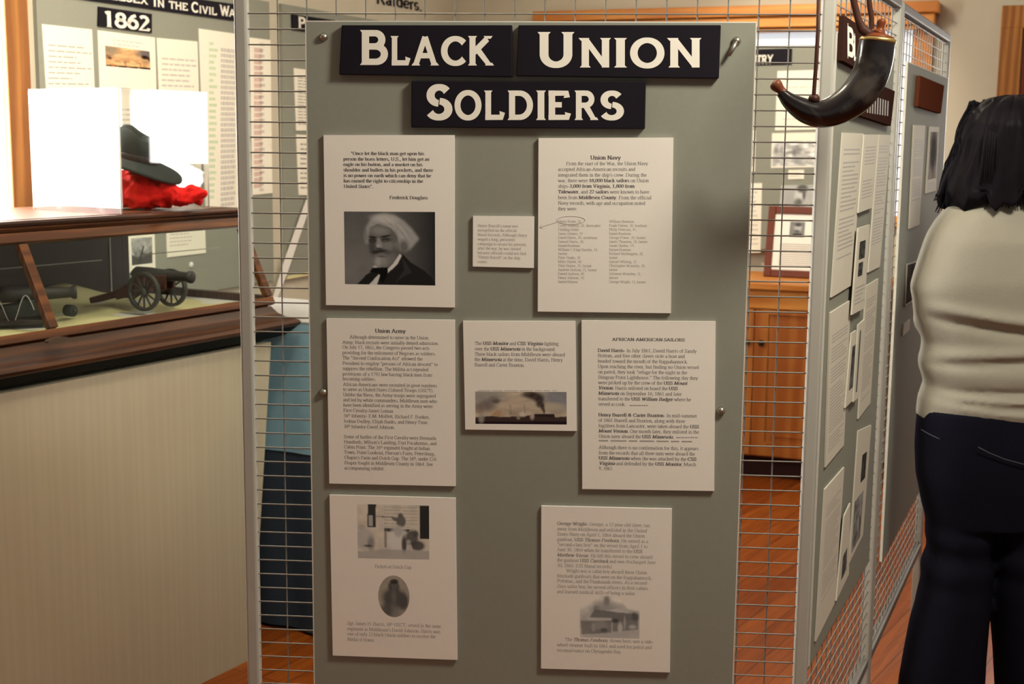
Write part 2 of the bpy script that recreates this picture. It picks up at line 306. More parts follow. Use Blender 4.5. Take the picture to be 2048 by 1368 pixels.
g('8', .5, A_(.25, .5, .15, .16, 0, 360), A_(.25, .18, .19, .18, 0, 360)); g('9', .5, A_(.24, .46, .18, .2, 0, 360), A_(.08, .44, .34, .44, 0, -85))
g('.', .25, L_(.12, 0, .12, .09)); g(',', .25, L_(.13, .09, .13, .0, .08, -.12)); g('-', .33, L_(.04, .2, .29, .2), L_(.04, .23, .29, .23)); g(':', .28, L_(.14, 0, .14, .09), L_(.14, .37, .14, .46))
g("'", .2, L_(.1, .67, .08, .48)); g('"', .4, L_(.13, .67, .11, .48), L_(.27, .67, .25, .48)); g('(', .33, A_(.3, .25, .2, .45, 120, 240)); g(')', .33, A_(.03, .25, .2, .45, 60, -60))
g('/', .28, L_(0, 0, .26, .68)); g('&', .78, A_(.32, .5, .13, .15, 0, 360), A_(.28, .18, .2, .18, 60, 330), L_(.24, .4, .62, .0), L_(.45, .15, .62, .4)); g(' ', .25)
def strokes(ch, thick, thin, ser, sh=0, ids=None):
    """2-D quads of one letter in em units"""
    out = []
    for si, st in enumerate(G[ch][1]):
        if ids is not None: ids += [si-1]*(len(out)-len(ids))
        if ser > 2 and ch in 'SC' and st[0] == 'l': continue
        if st[0] == 's':
            if ser <= 0: continue
            x, y, h = st[1:]
            if ser > 2:   # small wedge serifs of the title capitals
                h = thick/2+.042; x = .14 if abs(x-.14) < .06 and ch in 'BDPRL' else x; o_, i_ = (.66, .60) if y > .3 else (0., .06)
                out.append([(x-h, o_), (x+h, o_), (x+thick*.44, i_), (x-thick*.44, i_)]); continue
            h *= ser; out.append([(x-h, y-thin*.55), (x+h, y-thin*.55), (x+h, y+thin*.55), (x-h, y+thin*.55)]); continue
        if st[0] == 'l': P = [(st[i], .66-thin/2 if st[i+1] == .65 else thin/2 if st[i+1] == .01 else st[i+1]) for i in range(1, len(st), 2)]
        else:
            _, cx, cy, rx, ry, a0, a1 = st; t_, b_ = cy+ry, cy-ry
            if thick > .13: ov = .008 if ch in 'OCSGUQ' else 0; t_ = .66+ov-thin/2 if t_ > .62 else t_; b_ = thin/2-ov if abs(b_) < .04 else b_; cy, ry = (t_+b_)/2, (t_-b_)/2
            n = max(3, int(abs(a1-a0)/(26 if thick < .16 else 9))); P = [(cx+rx*math.cos(math.radians(a0+(a1-a0)*i/n)), cy+ry*math.sin(math.radians(a0+(a1-a0)*i/n))) for i in range(n+1)]
        L, Rr = [], []; n = len(P); cl = abs(P[0][0]-P[-1][0])+abs(P[0][1]-P[-1][1]) < 1e-6
        for i in range(n):
            if st[0] == 'l' and 0 < i < n-1:
                d1 = np.subtract(P[i], P[i-1]); d2 = np.subtract(P[i+1], P[i]); d1 = d1/np.linalg.norm(d1); d2 = d2/np.linalg.norm(d2); d = d1+d2
            else:
                i0, i1 = max(i-1, 0), min(i+1, n-1)
                d = np.subtract(P[1], P[-2]) if cl and i in (0, n-1) else np.subtract(P[i1], P[i0])
            l = math.hypot(*d); dx, dy = d[0]/l, d[1]/l
            hw = (thin+(thick-thin)*abs(dy)**1.3)/2
            L.append((P[i][0]-dy*hw, P[i][1]+dx*hw)); Rr.append((P[i][0]+dy*hw, P[i][1]-dx*hw))
        for i in range(n-1): out.append([L[i], Rr[i], Rr[i+1], L[i+1]])
    if ser > 2 and ch not in 'OCSGUQ': out = [[(x, min(max(y, 0), .66)) for x, y in q] for q in out]
    if ids is not None: ids += [len(G[ch][1])-1]*(len(out)-len(ids))
    if sh: out = [[(x+sh*y, y) for x, y in q] for q in out]
    return out
def line_quads(txt, thick=.095, thin=.042, ser=1.15, boldk=1.85, bold=False):
    x = 0; out = []; b = bold; it = False; up = False
    for ch in txt:
        if ch == '*': b = not b; continue
        if ch == '_': it = not it; continue
        if ch == '^': up = not up; continue
        if ch not in G: ch = "'"
        q = strokes(ch, thick*(boldk if b else 1), thin*(1.35 if b else 1), ser, .22 if it else 0)
        k, dy = (.6, .3) if up else (1, 0)
        out += [[(x+px_*k, py_*k+dy) for px_, py_ in r] for r in q]; x += G[ch][0]*k*(1.04 if b else 1)
    return out, x
def put_line(mb, F, off, x0, y0, x1, txt, em, slope=0., **kw):
    """lettering on plane F: starts at (x0,y0), is fitted to end at x1; em in the same units"""
    q, adv = line_quads(txt, **kw)
    a = np.array(F.sz(x0, y0, off)); b = np.array(F.sz(x1, y0+slope*(x1-x0), off)); c = np.array(F.sz(x0, y0-em, off))
    ex = (b-a)/adv; ez = np.array([0, c[1]-a[1]])
    for r in q: mb.add([F.pt(*(a+ex*u+ez*v), off) for u, v in r], [(0, 1, 2, 3)])
def put_letter(mb, F, off, ch, box, thick=.17, thin=.12, ser=9, slope=0.):
    ids = []; q = strokes(ch, thick, thin, ser, 0, ids); P = np.array([p for r in q for p in r]); lo, hi = P.min(0), P.max(0)
    x0, y0, x1, y1 = box
    for r, k in zip(q, ids): mb.add([F.px(x0+(u-lo[0])/(hi[0]-lo[0])*(x1-x0), y1-(v-lo[1])/(hi[1]-lo[1])*(y1-y0)+slope*(u-lo[0])/(hi[0]-lo[0])*(x1-x0), off-k*1.5e-5) for u, v in r], [(0, 1, 2, 3)])
def rule_lines(mb, F, off, box, n, hgt=.35, rag=.25, seed=1, slope=(0, 0)):
    """unreadably small print: rows of word-length dashes"""
    rr = random.Random(seed); x0, y0, x1, y1 = box
    for i in range(n):
        fy = (i+.3)/n; y = y0+(y1-y0)*fy; h = (y1-y0)/n*hgt; xe = x0+(x1-x0)*(1-rag*rr.random()); x = x0; sl = slope[0]+(slope[1]-slope[0])*fy
        while x < xe:
            wd = min((x1-x0)*rr.uniform(.08, .22), xe-x)
            mb.add([F.px(x, y+sl*(x-x0)+h, off), F.px(x+wd, y+sl*(x+wd-x0)+h, off), F.px(x+wd, y+sl*(x+wd-x0), off), F.px(x, y+sl*(x-x0), off)], [(0, 1, 2, 3)]); x += wd+(x1-x0)*.025

# ---------------------------------------------------------------- printed pictures
class Pic:
    def __init__(s, w_, h_, v): s.w, s.h = w_, h_; s.X, s.Y = np.meshgrid((np.arange(w_)+.5)/w_, (np.arange(h_)+.5)/h_); s.a = np.ones((h_, w_, 3))*np.array(v)
    def mixin(s, m, v): s.a = s.a*(1-m[..., None])+np.array(v)*np.ones(3)*m[..., None]; return s
    def ell(s, cx, cy, rx, ry, v, soft=.25, k=1., rot=0):
        a = math.radians(rot); x = (s.X-cx)*s.w/s.h; y = s.Y-cy; rx = rx*s.w/s.h
        u = x*math.cos(a)+y*math.sin(a); t = -x*math.sin(a)+y*math.cos(a)
        d = np.sqrt((u/rx)**2+(t/ry)**2); return s.mixin(np.clip((1-d)/soft+.5, 0, 1)*k, v)
    def poly(s, pts, v, blur=1, k=1.):
        m = np.zeros_like(s.X, bool); n = len(pts)
        for i in range(n):
            (xa, ya), (xb, yb) = pts[i], pts[(i+1) % n]
            if ya == yb: continue
            c = ((ya > s.Y) != (yb > s.Y)) & (s.X < (xb-xa)*(s.Y-ya)/(yb-ya)+xa); m ^= c
        m = m.astype(float)
        for _ in range(blur):
            p = np.pad(m, 1, mode='edge'); m = (p[1:-1, 1:-1]*2+p[:-2, 1:-1]+p[2:, 1:-1]+p[1:-1, :-2]+p[1:-1, 2:])/6
        return s.mixin(m*k, v)
    def grad(s, fn): s.a = s.a*fn(s.X, s.Y)[..., None]; return s
    def noise(s, amt, cells=12, seed=1):
        r = np.random.RandomState(seed); t = 0
        for c in (cells, cells*2, cells*4):
            n = r.rand(c+2, c+2); x = s.X*c; y = s.Y*c; i = x.astype(int); j = y.astype(int); fx = x-i; fy = y-j; fx = fx*fx*(3-2*fx); fy = fy*fy*(3-2*fy)
            t = t+(n[j, i]*(1-fx)*(1-fy)+n[j, i+1]*fx*(1-fy)+n[j+1, i]*(1-fx)*fy+n[j+1, i+1]*fx*fy-.5)*cells/c
        s.a = np.clip(s.a*(1+amt*2*t)[..., None], 0, 1); return s
    def put(s, name, F, off, corners, parent, oval=False):
        """corners: pixel TL, TR, BR, BL on plane F"""
        c = [np.array(F.sz(x, y, off)) for x, y in corners]
        mb = MB()
        if not oval:
            mb.grid(lambda u, v: F.pt(*((c[0]*(1-u)+c[1]*u)*(1-v)+(c[3]*(1-u)+c[2]*u)*v), off), s.w-1, s.h-1); cols = s.a.reshape(-1, 3)
        else:
            n = 64; rg = 24; vs = []; cols = []
            for j in range(rg+1):
                for i in range(n):
                    r = j/rg*.5; u = .5+r*math.cos(i*2*math.pi/n); v = .5+r*math.sin(i*2*math.pi/n)
                    vs.append(F.pt(*((c[0]*(1-u)+c[1]*u)*(1-v)+(c[3]*(1-u)+c[2]*u)*v), off)); cols.append(s.a[min(s.h-1, int(v*s.h)), min(s.w-1, int(u*s.w))])
            mb.add(vs, [(j*n+i, j*n+(i+1) % n, (j+1)*n+(i+1) % n, (j+1)*n+i) for j in range(rg) for i in range(n)])
        o = mb.build(name, M['photo'], parent, fix=False)
        at = o.data.color_attributes.new('col', 'FLOAT_COLOR', 'POINT')
        at.data.foreach_set('color', np.concatenate([np.array(cols), np.ones((len(cols), 1))], 1).astype(np.float32).ravel())
        return o

# ---------------------------------------------------------------- frames of reference
FF = Fr(0, 2.28, 94.5)         # front grid panel
FR = Fr(.509, 2.256, 23.4)     # grid panels running back on the right
FW = Fr(-1.5, 4.3, 21.8)       # left wall
FX = Fr(1.35, 6.62, 111.8)     # back wall
FC = Fr(-.768, 3.855, 30)      # display case front

def placard(F, name, corners, label, cat, off0=-.0055, t=.005, group=None, m='paper', extra=None):
    c = [F.sz(x, y, off0-t) for x, y in corners]
    mb = MB().prism([F.pt(a, z, off0-t) for a, z in c], [F.pt(a, z, off0) for a, z in c])
    ctr = np.mean([F.pt(a, z, off0) for a, z in c], 0); ctr[2] = min(z for a, z in c)
    o = thing(name, ctr, label, cat, group)
    mb.build('card', M[m], o)
    return o, off0-t-.00012
def edge_slope(corners, y):
    (ax, ay), (bx, by), (cx, cy), (dx, dy) = corners; t = (y-ay)/(dy-ay); return (by-ay)/(bx-ax)*(1-t)+(cy-dy)/(cx-dx)*t
def text_block(F, off, corners, rows, em, parent, name='printed_text', m='ink', **kw):
    mb = MB()
    for r in rows:
        x0, y0, x1, t = r[:4]; put_line(mb, F, off, x0, y0, x1, t, r[4] if len(r) > 4 else em, edge_slope(corners, y0), **kw)
    return mb.build(name, M[m], parent, fix=False)

# ================================================================ the room
struct(MB().box((-6, -3, -.05), (8, 11, 0)).build('floor', M['floor']))
bpy.data.objects['floor'].location = (0, 0, 0)
bpy.data.objects['floor'].data.transform(Matrix.Translation(Vector(WL['floor'])))
struct(MB().box((-6, -3, 2.95), (8, 11, 3.0)).build('ceiling', M['ceil']))
wl0, wl1 = FW.sz(-600, 200)[0]-1.0, FW.sz(7, 200)[0]     # window opening on the left wall
wl0 = wl1-1.15
mb = MB(); mb.fbox(FW, -6, wl0, 0, 2.95, 0, .12); mb.fbox(FW, wl1, 3.21, 0, 2.95, 0, .12); mb.fbox(FW, wl0, wl1, 0, .75, 0, .12); mb.fbox(FW, wl0, wl1, 2.4, 2.95, 0, .12)
struct(mb.build('wall_left', M['wall']))
mb = MB(); mb.fbox(FX, -1.80, 4.5, 0, 2.95, 0, .12); struct(mb.build('wall_back', M['wall']))
# window on the left wall: casing, sash bars and a bright pane
win = MB(); win.fbox(FW, wl1, wl1+.10, .70, 2.5, -.022, 0); win.fbox(FW, wl0-.1, wl0, .70, 2.5, -.022, 0); win.fbox(FW, wl0-.1, wl1+.1, 2.4, 2.52, -.024, 0); win.fbox(FW, wl0-.12, wl1+.12, .70, .75, -.05, 0)
wo = struct(win.build('window_1', M['pinev'], bevel=.004))
MB().fbox(FW, wl0, wl1, .75, 2.4, .06, .07).build('pane', M['day'], wo)
# back wall: window with stepped wooden head, right-hand casing; a glazed door; baseboard
s0, s1 = FX.sz(1085, 60)[0], FX.sz(1848, 80)[0]
zt = FX.sz(1877, 1, -.14)[1]; zb = FX.sz(1869, 57, -.08)[1]
win = MB(); win.fbox(FX, s0, FX.sz(1877, 10, -.15)[0], zt-.05, zt, -.15, 0); win.fbox(FX, s0, FX.sz(1869, 30, -.12)[0], zt-.10, zt-.052, -.12, 0); win.fbox(FX, s0, FX.sz(1867, 50, -.09)[0], zb, zt-.102, -.09, 0)
win.fbox(FX, s1-.045, s1+.045, 1.17, zb, -.03, 0); win.fbox(FX, s0, s0+.09, 1.17, zb, -.03, 0); win.fbox(FX, s0, s1+.06, 1.15, 1.20, -.05, 0)
wo = struct(win.build('window_2', M['pine'], bevel=.004))
MB().fbox(FX, s0+.09, s1-.045, 1.20, zb, -.012, -.002).build('pane', M['haze'], wo)
d0 = FX.sz(1998, 120)[0]; dt = FX.sz(2020, 12)[1]
do = MB(); do.fbox(FX, d0, d0+.095, 0, dt, -.03, 0); do.fbox(FX, d0, d0+1.25, dt-.10, dt, -.032, 0); do.fbox(FX, d0+1.155, d0+1.25, 0, dt, -.03, 0)
do = struct(do.build('door_1', M['pinev'], bevel=.003))
leaf = MB(); a, b = d0+.1, d0+1.15
leaf.fbox(FX, a, a+.11, .01, dt-.105, -.02, -.002); leaf.fbox(FX, b-.11, b, .01, dt-.105, -.02, -.002); leaf.fbox(FX, a+.11, b-.11, .01, 1.38, -.02, -.002); leaf.fbox(FX, a+.11, b-.11, dt-.22, dt-.105, -.02, -.002)
leaf.build('door_leaf', M['fram'], do)
MB().fbox(FX, a+.11, b-.11, 1.38, dt-.22, -.014, -.006).build('pane', M['day2'], do)
h_ = MB(); h_.ell(FX.pt(a+.06, 1.0, -.06), (.028, .028, .028)); h_.rod(FX.pt(a+.06, 1.0, -.06), FX.pt(a+.06, 1.0, -.02), .01); h_.build('door_knob', M['brass'], do, True)
mb = MB(); mb.fbox(FX, FX.sz(1700, 900)[0], d0-.002, 0, .13, -.016, 0); struct(mb.build('baseboard_back', M['baseb'], bevel=.003))
mb = MB(); mb.fbox(FW, wl0-3, 3.19, 0, .13, -.016, 0); struct(mb.build('baseboard_left', M['baseb'], bevel=.003))

# ================================================================ grid panels
def grid_panel(F, s0, s1, ztop, zbot, label, cell_s, cell_z, foot=True, po=.0):
    P = .011
    r = thing('grid_panel', F.pt((s0+s1)/2, 0), label, 'display grid', 'wire grid display panels')
    for s in (s0+P, s1-P):
        mb = MB().fbox(F, s-P, s+P, 0.02, ztop, -P, P); mb.build('post', M['steel'], r, bevel=.004)
        MB().fbox(F, s-P-.002, s+P+.002, 0, .03, -P-.002, P+.002).build('foot_cap', M['dsteel'], r, bevel=.003)
    for z in (ztop-P, zbot): MB().fbox(F, s0+2*P+.0005, s1-2*P-.0005, z-P, z+P, -P, P).build('rail', M['railm'], r, bevel=.004)
    wv = .0013
    mb = MB(); n = round((s1-s0-4*P)/cell_s); 
    for i in range(1, n):
        s = s0+2*P+(s1-s0-4*P)*i/n; mb.tube([F.pt(s, zbot+P, wv), F.pt(s, ztop-2*P, wv)], wv, 6, False)
    for i in range(1, int((ztop-zbot)/cell_z)+1):
        z = ztop-.002-i*cell_z
        if zbot+P < z < ztop-2*P: mb.tube([F.pt(s0+2*P, z, -wv), F.pt(s1-2*P, z, -wv)], wv, 6, False)
    mb.build('wire_mesh', M['wire'], r, True, fix=False)
    return r
grid_panel(FF, FF.sz(484, 684)[0], FF.sz(1641, 684)[0], 1.83, .36, 'wire grid panel facing the viewer behind the black union soldiers board', .0508, .0256)
grid_panel(FR, .003, .800, 1.853, .36, 'wire grid panel running back from the corner behind the powder horn', .0508, .0254)
grid_panel(FR, .806, 1.795, 1.848, .36, 'farther wire grid panel beside the person in the cream top', .0508, .0254)

# ================================================================ boards on the grids
def bolt(F, x, y, off, parent, wing=False, name='bolt'):
    mb = MB(); c = F.px(x, y, off); out = -F.n
    prof = [(.0, .0065), (.0015, .0072), (.004, .0068), (.007, .0045), (.0085, .001)]
    mb.tube([c+out*h for h, _ in prof], [q for _, q in prof], 14)
    if wing: mb.tube([c+out*.004, c+out*.009-F.d*.006+np.array([0, 0, -.012]), c+out*.011-F.d*.012+np.array([0, 0, -.024])], [.004, .0042, .0028], 8)
    return mb.build(name, M['dsteel'], parent, True)
BO, BT = -.0045, .006       # back of a board sits just clear of the wires
def board(F, s0, s1, z0, z1, label, off0=BO, t=BT, edge=True):
    ctr = F.pt((s0+s1)/2, z0, off0-t/2); r = thing('display_board', ctr, label, 'display board', 'grey display boards')
    MB().fbox(F, s0, s1, z0, z1, off0-t, off0).build('panel', M['board'], r)
    if edge:
        e = .0022; mb = MB(); mb.fbox(F, s0-e, s0-.0002, z0, z1, off0-t, off0); mb.fbox(F, s1+.0002, s1+e, z0, z1, off0-t, off0); mb.fbox(F, s0-e, s1+e, z1+.0002, z1+e, off0-t, off0)
        mb.build('edge_strip', M['boardedge'], r)
    return r
fo = BO-BT
fb = board(FF, (FF.sz(621, 45, fo)[0]+FF.sz(622, 1367, fo)[0])/2, (FF.sz(1505, 45, fo)[0]+FF.sz(1470, 1367, fo)[0])/2, .565, FF.sz(1024, 45, fo)[1], 'big grey board carrying the black union soldiers title and seven cards')
bolt(FF, 648, 74, fo, fb); bolt(FF, 1473, 82, fo, fb, True, 'wing_bolt'); bolt(FF, 1442, 821, fo, fb); bolt(FF, 647.5, 784, fo, fb)
r1 = board(FR, .042, .708, .625, 1.725, 'grey board crowded with overlapping cards behind the powder horn')
r2 = board(FR, .925, 1.775, .56, 1.725, 'grey board under the small red-brown sign beside the person')
ro = BO-BT

# ---------------------------------------------------------------- title signs
def sign(F, name, corners, letters, label, off0, t, m='black', sl=0., lm='white', thick=.17, thin=.12, cat='sign', grp=None, ser=9):
    c = [F.sz(x, y, off0-t) for x, y in corners]; mb = MB().prism([F.pt(a, z, off0-t) for a, z in c], [F.pt(a, z, off0) for a, z in c])
    ctr = np.mean([F.pt(a, z, off0) for a, z in c], 0); ctr[2] = min(z for a, z in c)
    o = thing(name, ctr, label, cat, grp); mb.build('sign_board', M[m], o, bevel=.0015)
    if letters:
        mb = MB()
        for ch, b in letters: put_letter(mb, F, off0-t-.0002, ch, b, thick, thin, ser, sl)
        mb.build('lettering', M[lm], o, fix=False)
    return o
sign(FF, 'title_sign', [(683, 50), (1024, 50), (1025, 154), (678, 149)], [('B', (720, 60, 776, 130)), ('L', (781, 72, 821, 131)), ('A', (823, 72, 878, 131)), ('C', (882, 72, 932, 132)), ('K', (936, 72, 988, 131))],
     'black sign with white letters reading black, upper left of the title', fo-.0005, .011, grp='title signs')
sign(FF, 'title_sign', [(1037, 50), (1442, 50), (1438, 157), (1032, 152)], [('U', (1075, 64, 1149, 136)), ('N', (1157, 76, 1222, 135)), ('I', (1228, 76, 1254, 135)), ('O', (1260, 75, 1329, 137)), ('N', (1334, 76, 1403, 135))],
     'black sign with white letters reading union, upper right of the title', fo-.0005, .011, grp='title signs')
sign(FF, 'title_sign', [(823, 162), (1292, 162), (1290, 258), (822, 255)], [('S', (853, 168, 905, 241)), ('O', (909, 180, 963, 241)), ('L', (968, 181, 1010, 240)), ('D', (1015, 181, 1066, 240)), ('I', (1072, 181, 1092, 240)), ('E', (1097, 181, 1142, 240)), ('R', (1149, 181, 1197, 240)), ('S', (1201, 181, 1248, 241))],
     'black sign with white letters reading soldiers, below the other two', fo-.0005, .011, grp='title signs')

# ---------------------------------------------------------------- the seven cards
G7 = 'white printed cards on the big grey board'
c = [(647, 270), (909, 270), (909, 615), (652, 610)]
o, of = placard(FF, 'information_card', c, 'white card with a portrait of a white-haired bearded man under a quotation', 'card', fo-.0005, .005, G7)
X = lambda v: 640+v/3.8
Y = lambda v: 260+v/3.8
rows = [(X(235), Y(190), X(792), '"Once let the black man get upon his'), (X(178), Y(232), X(832), 'person the brass letters, U.S., let him get an'), (X(178), Y(273), X(779), 'eagle on his button, and a musket on his'),
        (X(179), Y(315), X(860), 'shoulder and bullets in his pockets, and there'), (X(179), Y(357), X(845), 'is no power on earth which can deny that he'), (X(180), Y(398), X(784), 'has earned the right to citizenship in the'), (X(181), Y(440), X(405), 'United States".'), (X(528), Y(525), X(820), 'Frederick Douglass')]
text_block(FF, of, c, rows, 9.8, o, bold=True)
nx = lambda x, y: ((x-185)/692, (y-617)/565)
P = Pic(170, 138, .13); P.grad(lambda x, y: .8+.5*np.exp(-((x-.12)**2+(y-.8)**2)*4)-.62*np.clip((x-.5)*2, 0, 1)); P.noise(.05, 10)
hair_ = [(340, 800), (350, 745), (385, 680), (435, 643), (500, 628), (570, 643), (640, 688), (700, 748), (755, 825), (730, 852), (705, 885), (650, 930), (605, 915), (590, 820), (540, 745), (440, 715), (388, 745), (372, 800), (365, 870), (345, 860)]
P.poly([nx(*q) for q in hair_], .32, 12)
rr = random.Random(2)
for i in range(110):
    a_ = rr.random(); x0, y0 = 430+a_*160+rr.uniform(-20, 20), 640+a_*a_*70+rr.uniform(0, 60); x1, y1 = x0+60+a_*80, y0+40+a_*130
    if x1 < 745-abs(y1-825)*.35: v = rr.choice((.46, .42, .20, .24, .52)); P.poly([nx(x0, y0), nx((x0+x1)/2+12, (y0+y1)/2-12), nx(x1, y1), nx((x0+x1)/2+6, (y0+y1)/2-6)], v, 3, .4)
P.ell(*nx(490, 672), .13, .05, .52, 1, .6, 6); P.ell(*nx(640, 885), .05, .09, .07, .9, .75); P.ell(*nx(350, 800), .02, .09, .16, .9, .6)
P.poly([nx(*q) for q in [(385, 745), (440, 714), (540, 742), (588, 815), (602, 890), (565, 990), (480, 1045), (425, 1025), (392, 950), (374, 850)]], .135, 3)
P.ell(*nx(455, 765), .10, .055, .24, 1, .85, 4); P.ell(*nx(560, 800), .04, .07, .11, .9, .6); P.ell(*nx(520, 880), .07, .06, .21, 1, .75, 20); P.ell(*nx(585, 880), .022, .055, .20, .9, .7); P.ell(*nx(398, 890), .035, .09, .05, 1, .75); P.ell(*nx(570, 930), .04, .07, .08, 1, .6)
P.ell(*nx(403, 838), .04, .032, .022, .9, .9); P.ell(*nx(500, 832), .055, .030, .028, .9, .85); P.ell(*nx(402, 814), .045, .013, .012, .7, .9, 6); P.ell(*nx(500, 806), .06, .012, .012, .7, .9, -10); P.ell(*nx(500, 838), .022, .008, .12, .8, .7); P.ell(*nx(404, 842), .015, .008, .09, .8, .7)
P.poly([nx(*q) for q in [(440, 818), (458, 822), (476, 872), (478, 892), (455, 898), (428, 890), (428, 872)]], .26, 2, .9); P.ell(*nx(447, 880), .02, .02, .36, 1, .8); P.ell(*nx(450, 902), .035, .010, .03, .8, .85)
P.ell(*nx(452, 922), .085, .022, .022, .9, .9, -6); P.ell(*nx(420, 935), .03, .02, .03, .9, .7); P.ell(*nx(520, 935), .045, .03, .05, .9, .7); P.ell(*nx(470, 995), .075, .075, .27, 1, .8); P.ell(*nx(455, 948), .04, .011, .16, .8, .7); P.ell(*nx(470, 962), .05, .010, .045, .8, .7)
P.ell(*nx(440, 1005), .03, .06, .38, 1, .6); P.ell(*nx(540, 970), .06, .07, .17, 1, .6)
P.poly([nx(*q) for q in [(275, 1186), (350, 1105), (430, 1052), (515, 1048), (630, 945), (690, 1005), (790, 1065), (850, 1120), (885, 1186)]], .018, 1)
P.poly([nx(*q) for q in [(512, 1092), (515, 1055), (560, 1010), (608, 940), (622, 955), (590, 1020)]], .60, 1); P.poly([nx(*q) for q in [(372, 1182), (448, 1098), (455, 1110), (430, 1186)]], .58, 1); P.poly([nx(*q) for q in [(395, 1045), (415, 1030), (440, 1042), (420, 1055)]], .4, 1)
P.poly([nx(*q) for q in [(375, 1080), (400, 1050), (450, 1050), (515, 1045), (515, 1100), (480, 1165), (450, 1150), (460, 1095), (420, 1090)]], .008, 1); P.poly([nx(*q) for q in [(620, 960), (700, 1080), (600, 1140), (560, 1180), (640, 1060)]], .034, 2)
P.put('printed_portrait', FF, of, [(688, 423), (870, 424), (870.5, 571), (690, 568)], o)

c = [(946, 432), (1068.5, 433), (1067.5, 536), (945.5, 533)]
o, of = placard(FF, 'information_card', c, 'smallest white card on the big board, nine short lines of text', 'card', fo-.0005, .005, G7)
X = lambda v: 930+v/3.6
Y = lambda v: 260+v/3.6
T = ["Henry Burrell's name was", 'misspelled on the official', 'Naval Records. Although Henry', 'waged a long, persistent', 'campaign to secure his pension', 'after the war, he was denied', 'because officials could not find', '"Henry Burrell" on the ship', 'rosters.']
text_block(FF, of, c, [(X(91), Y(y), X(e), t) for y, e, t in zip((698, 730, 763, 795, 828, 860, 892, 924, 957), (383, 372, 447, 358, 438, 402, 440, 398, 165), T)], 8.2, o, m='inkgrey')

c = [(1077, 276), (1347, 275), (1342, 626.5), (1075.5, 623)]
o, of = placard(FF, 'information_card', c, 'tall white card headed Union Navy with a two-column list of names', 'card', fo-.0005, .006, G7)
rows = [(X(902), Y(213), X(1122), '*Union Navy', 12)]
T = [(728, 253, 1318, 'From the start of the War, the Union Navy'), (670, 294, 1226, 'accepted African-American recruits and'), (670, 335, 1308, "integrated them in the ship's crew. During the"), (670, 375, 1323, 'war, there were *18,000 black sailors* on Union'), (670, 415, 1222, 'ships-*3,000 from Virginia, 1,800 from'), (670, 456, 1328, '*Tidewater*, and *27 sailors* were known to have'), (670, 497, 1343, 'been from *Middlesex County*. From the official'), (670, 537, 1298, 'Navy records, with age and occupation noted'), (670, 578, 808, 'they were:')]
rows += [(X(a), Y(b), X(e), t) for a, b, e, t in T]
text_block(FF, of, c, rows, 10, o)
Lf = [(835, 'Henry Boyle, 26'), (977, 'Carter Braxton, 26, shoemaker'), (820, 'Fielding Fields'), (847, 'James Grimes, 19'), (952, 'David Harris, 20, oysterman'), (857, 'Samuel Harris, 28,'), (828, 'farmer/boatman'), (957, 'William J. King Hayden, 19,'), (737, 'farmer'), (830, 'Peter Hunks, 20'), (838, 'Miles Hunter, 40'), (912, 'Peter Hunter, 25, farmer'), (950, 'Andrew Jackson, 21, farmer'), (857, 'Daniel Jackson, 40'), (860, 'Henry Johnson, 19,'), (812, 'farmer/laborer')]
Rt = [(1218, 'William Newman'), (1310, 'Frank Palmer, 30, boatman'), (1237, 'Philip Peterson, 41,'), (1195, 'farmer/boatman'), (1300, 'George Power, 20, farmer'), (1315, 'James Thornton, 18, farmer'), (1220, 'Isaiah Upshur, 19,'), (1195, 'farmer/seaman'), (1285, 'Richard Washington, 20,'), (1100, 'farmer'), (1235, 'Samuel Whiting, 21'), (1298, 'Christopher Wormley, 20,'), (1100, 'farmer'), (1270, 'Solomon Wormley, 21,'), (1105, 'laborer'), (1303, 'George Wright, 12, farmer')]
text_block(FF, of, c, [(X(670), Y(667+28.9*i), X(e), t) for i, (e, t) in enumerate(Lf)]+[(X(1037), Y(667+28.9*i), X(e), t) for i, (e, t) in enumerate(Rt)], 7.6, o, 'printed_list', 'inkgrey')
mb = MB(); pts = [FF.px(X(762+102*math.cos(a)), Y(650+29*math.sin(a)), of-.00012) for a in np.linspace(0, 2*math.pi, 40)]; mb.tube(pts, .00028, 5); mb.tube([FF.px(X(660), Y(665), of-.00012), FF.px(X(540), Y(700), of-.00012)], .00028, 5)
mb.tube([FF.px(X(552), Y(680), of-.00012), FF.px(X(537), Y(702), of-.00012), FF.px(X(560), Y(706), of-.00012)], .00028, 5); mb.build('pencil_mark', M['midink'], o)

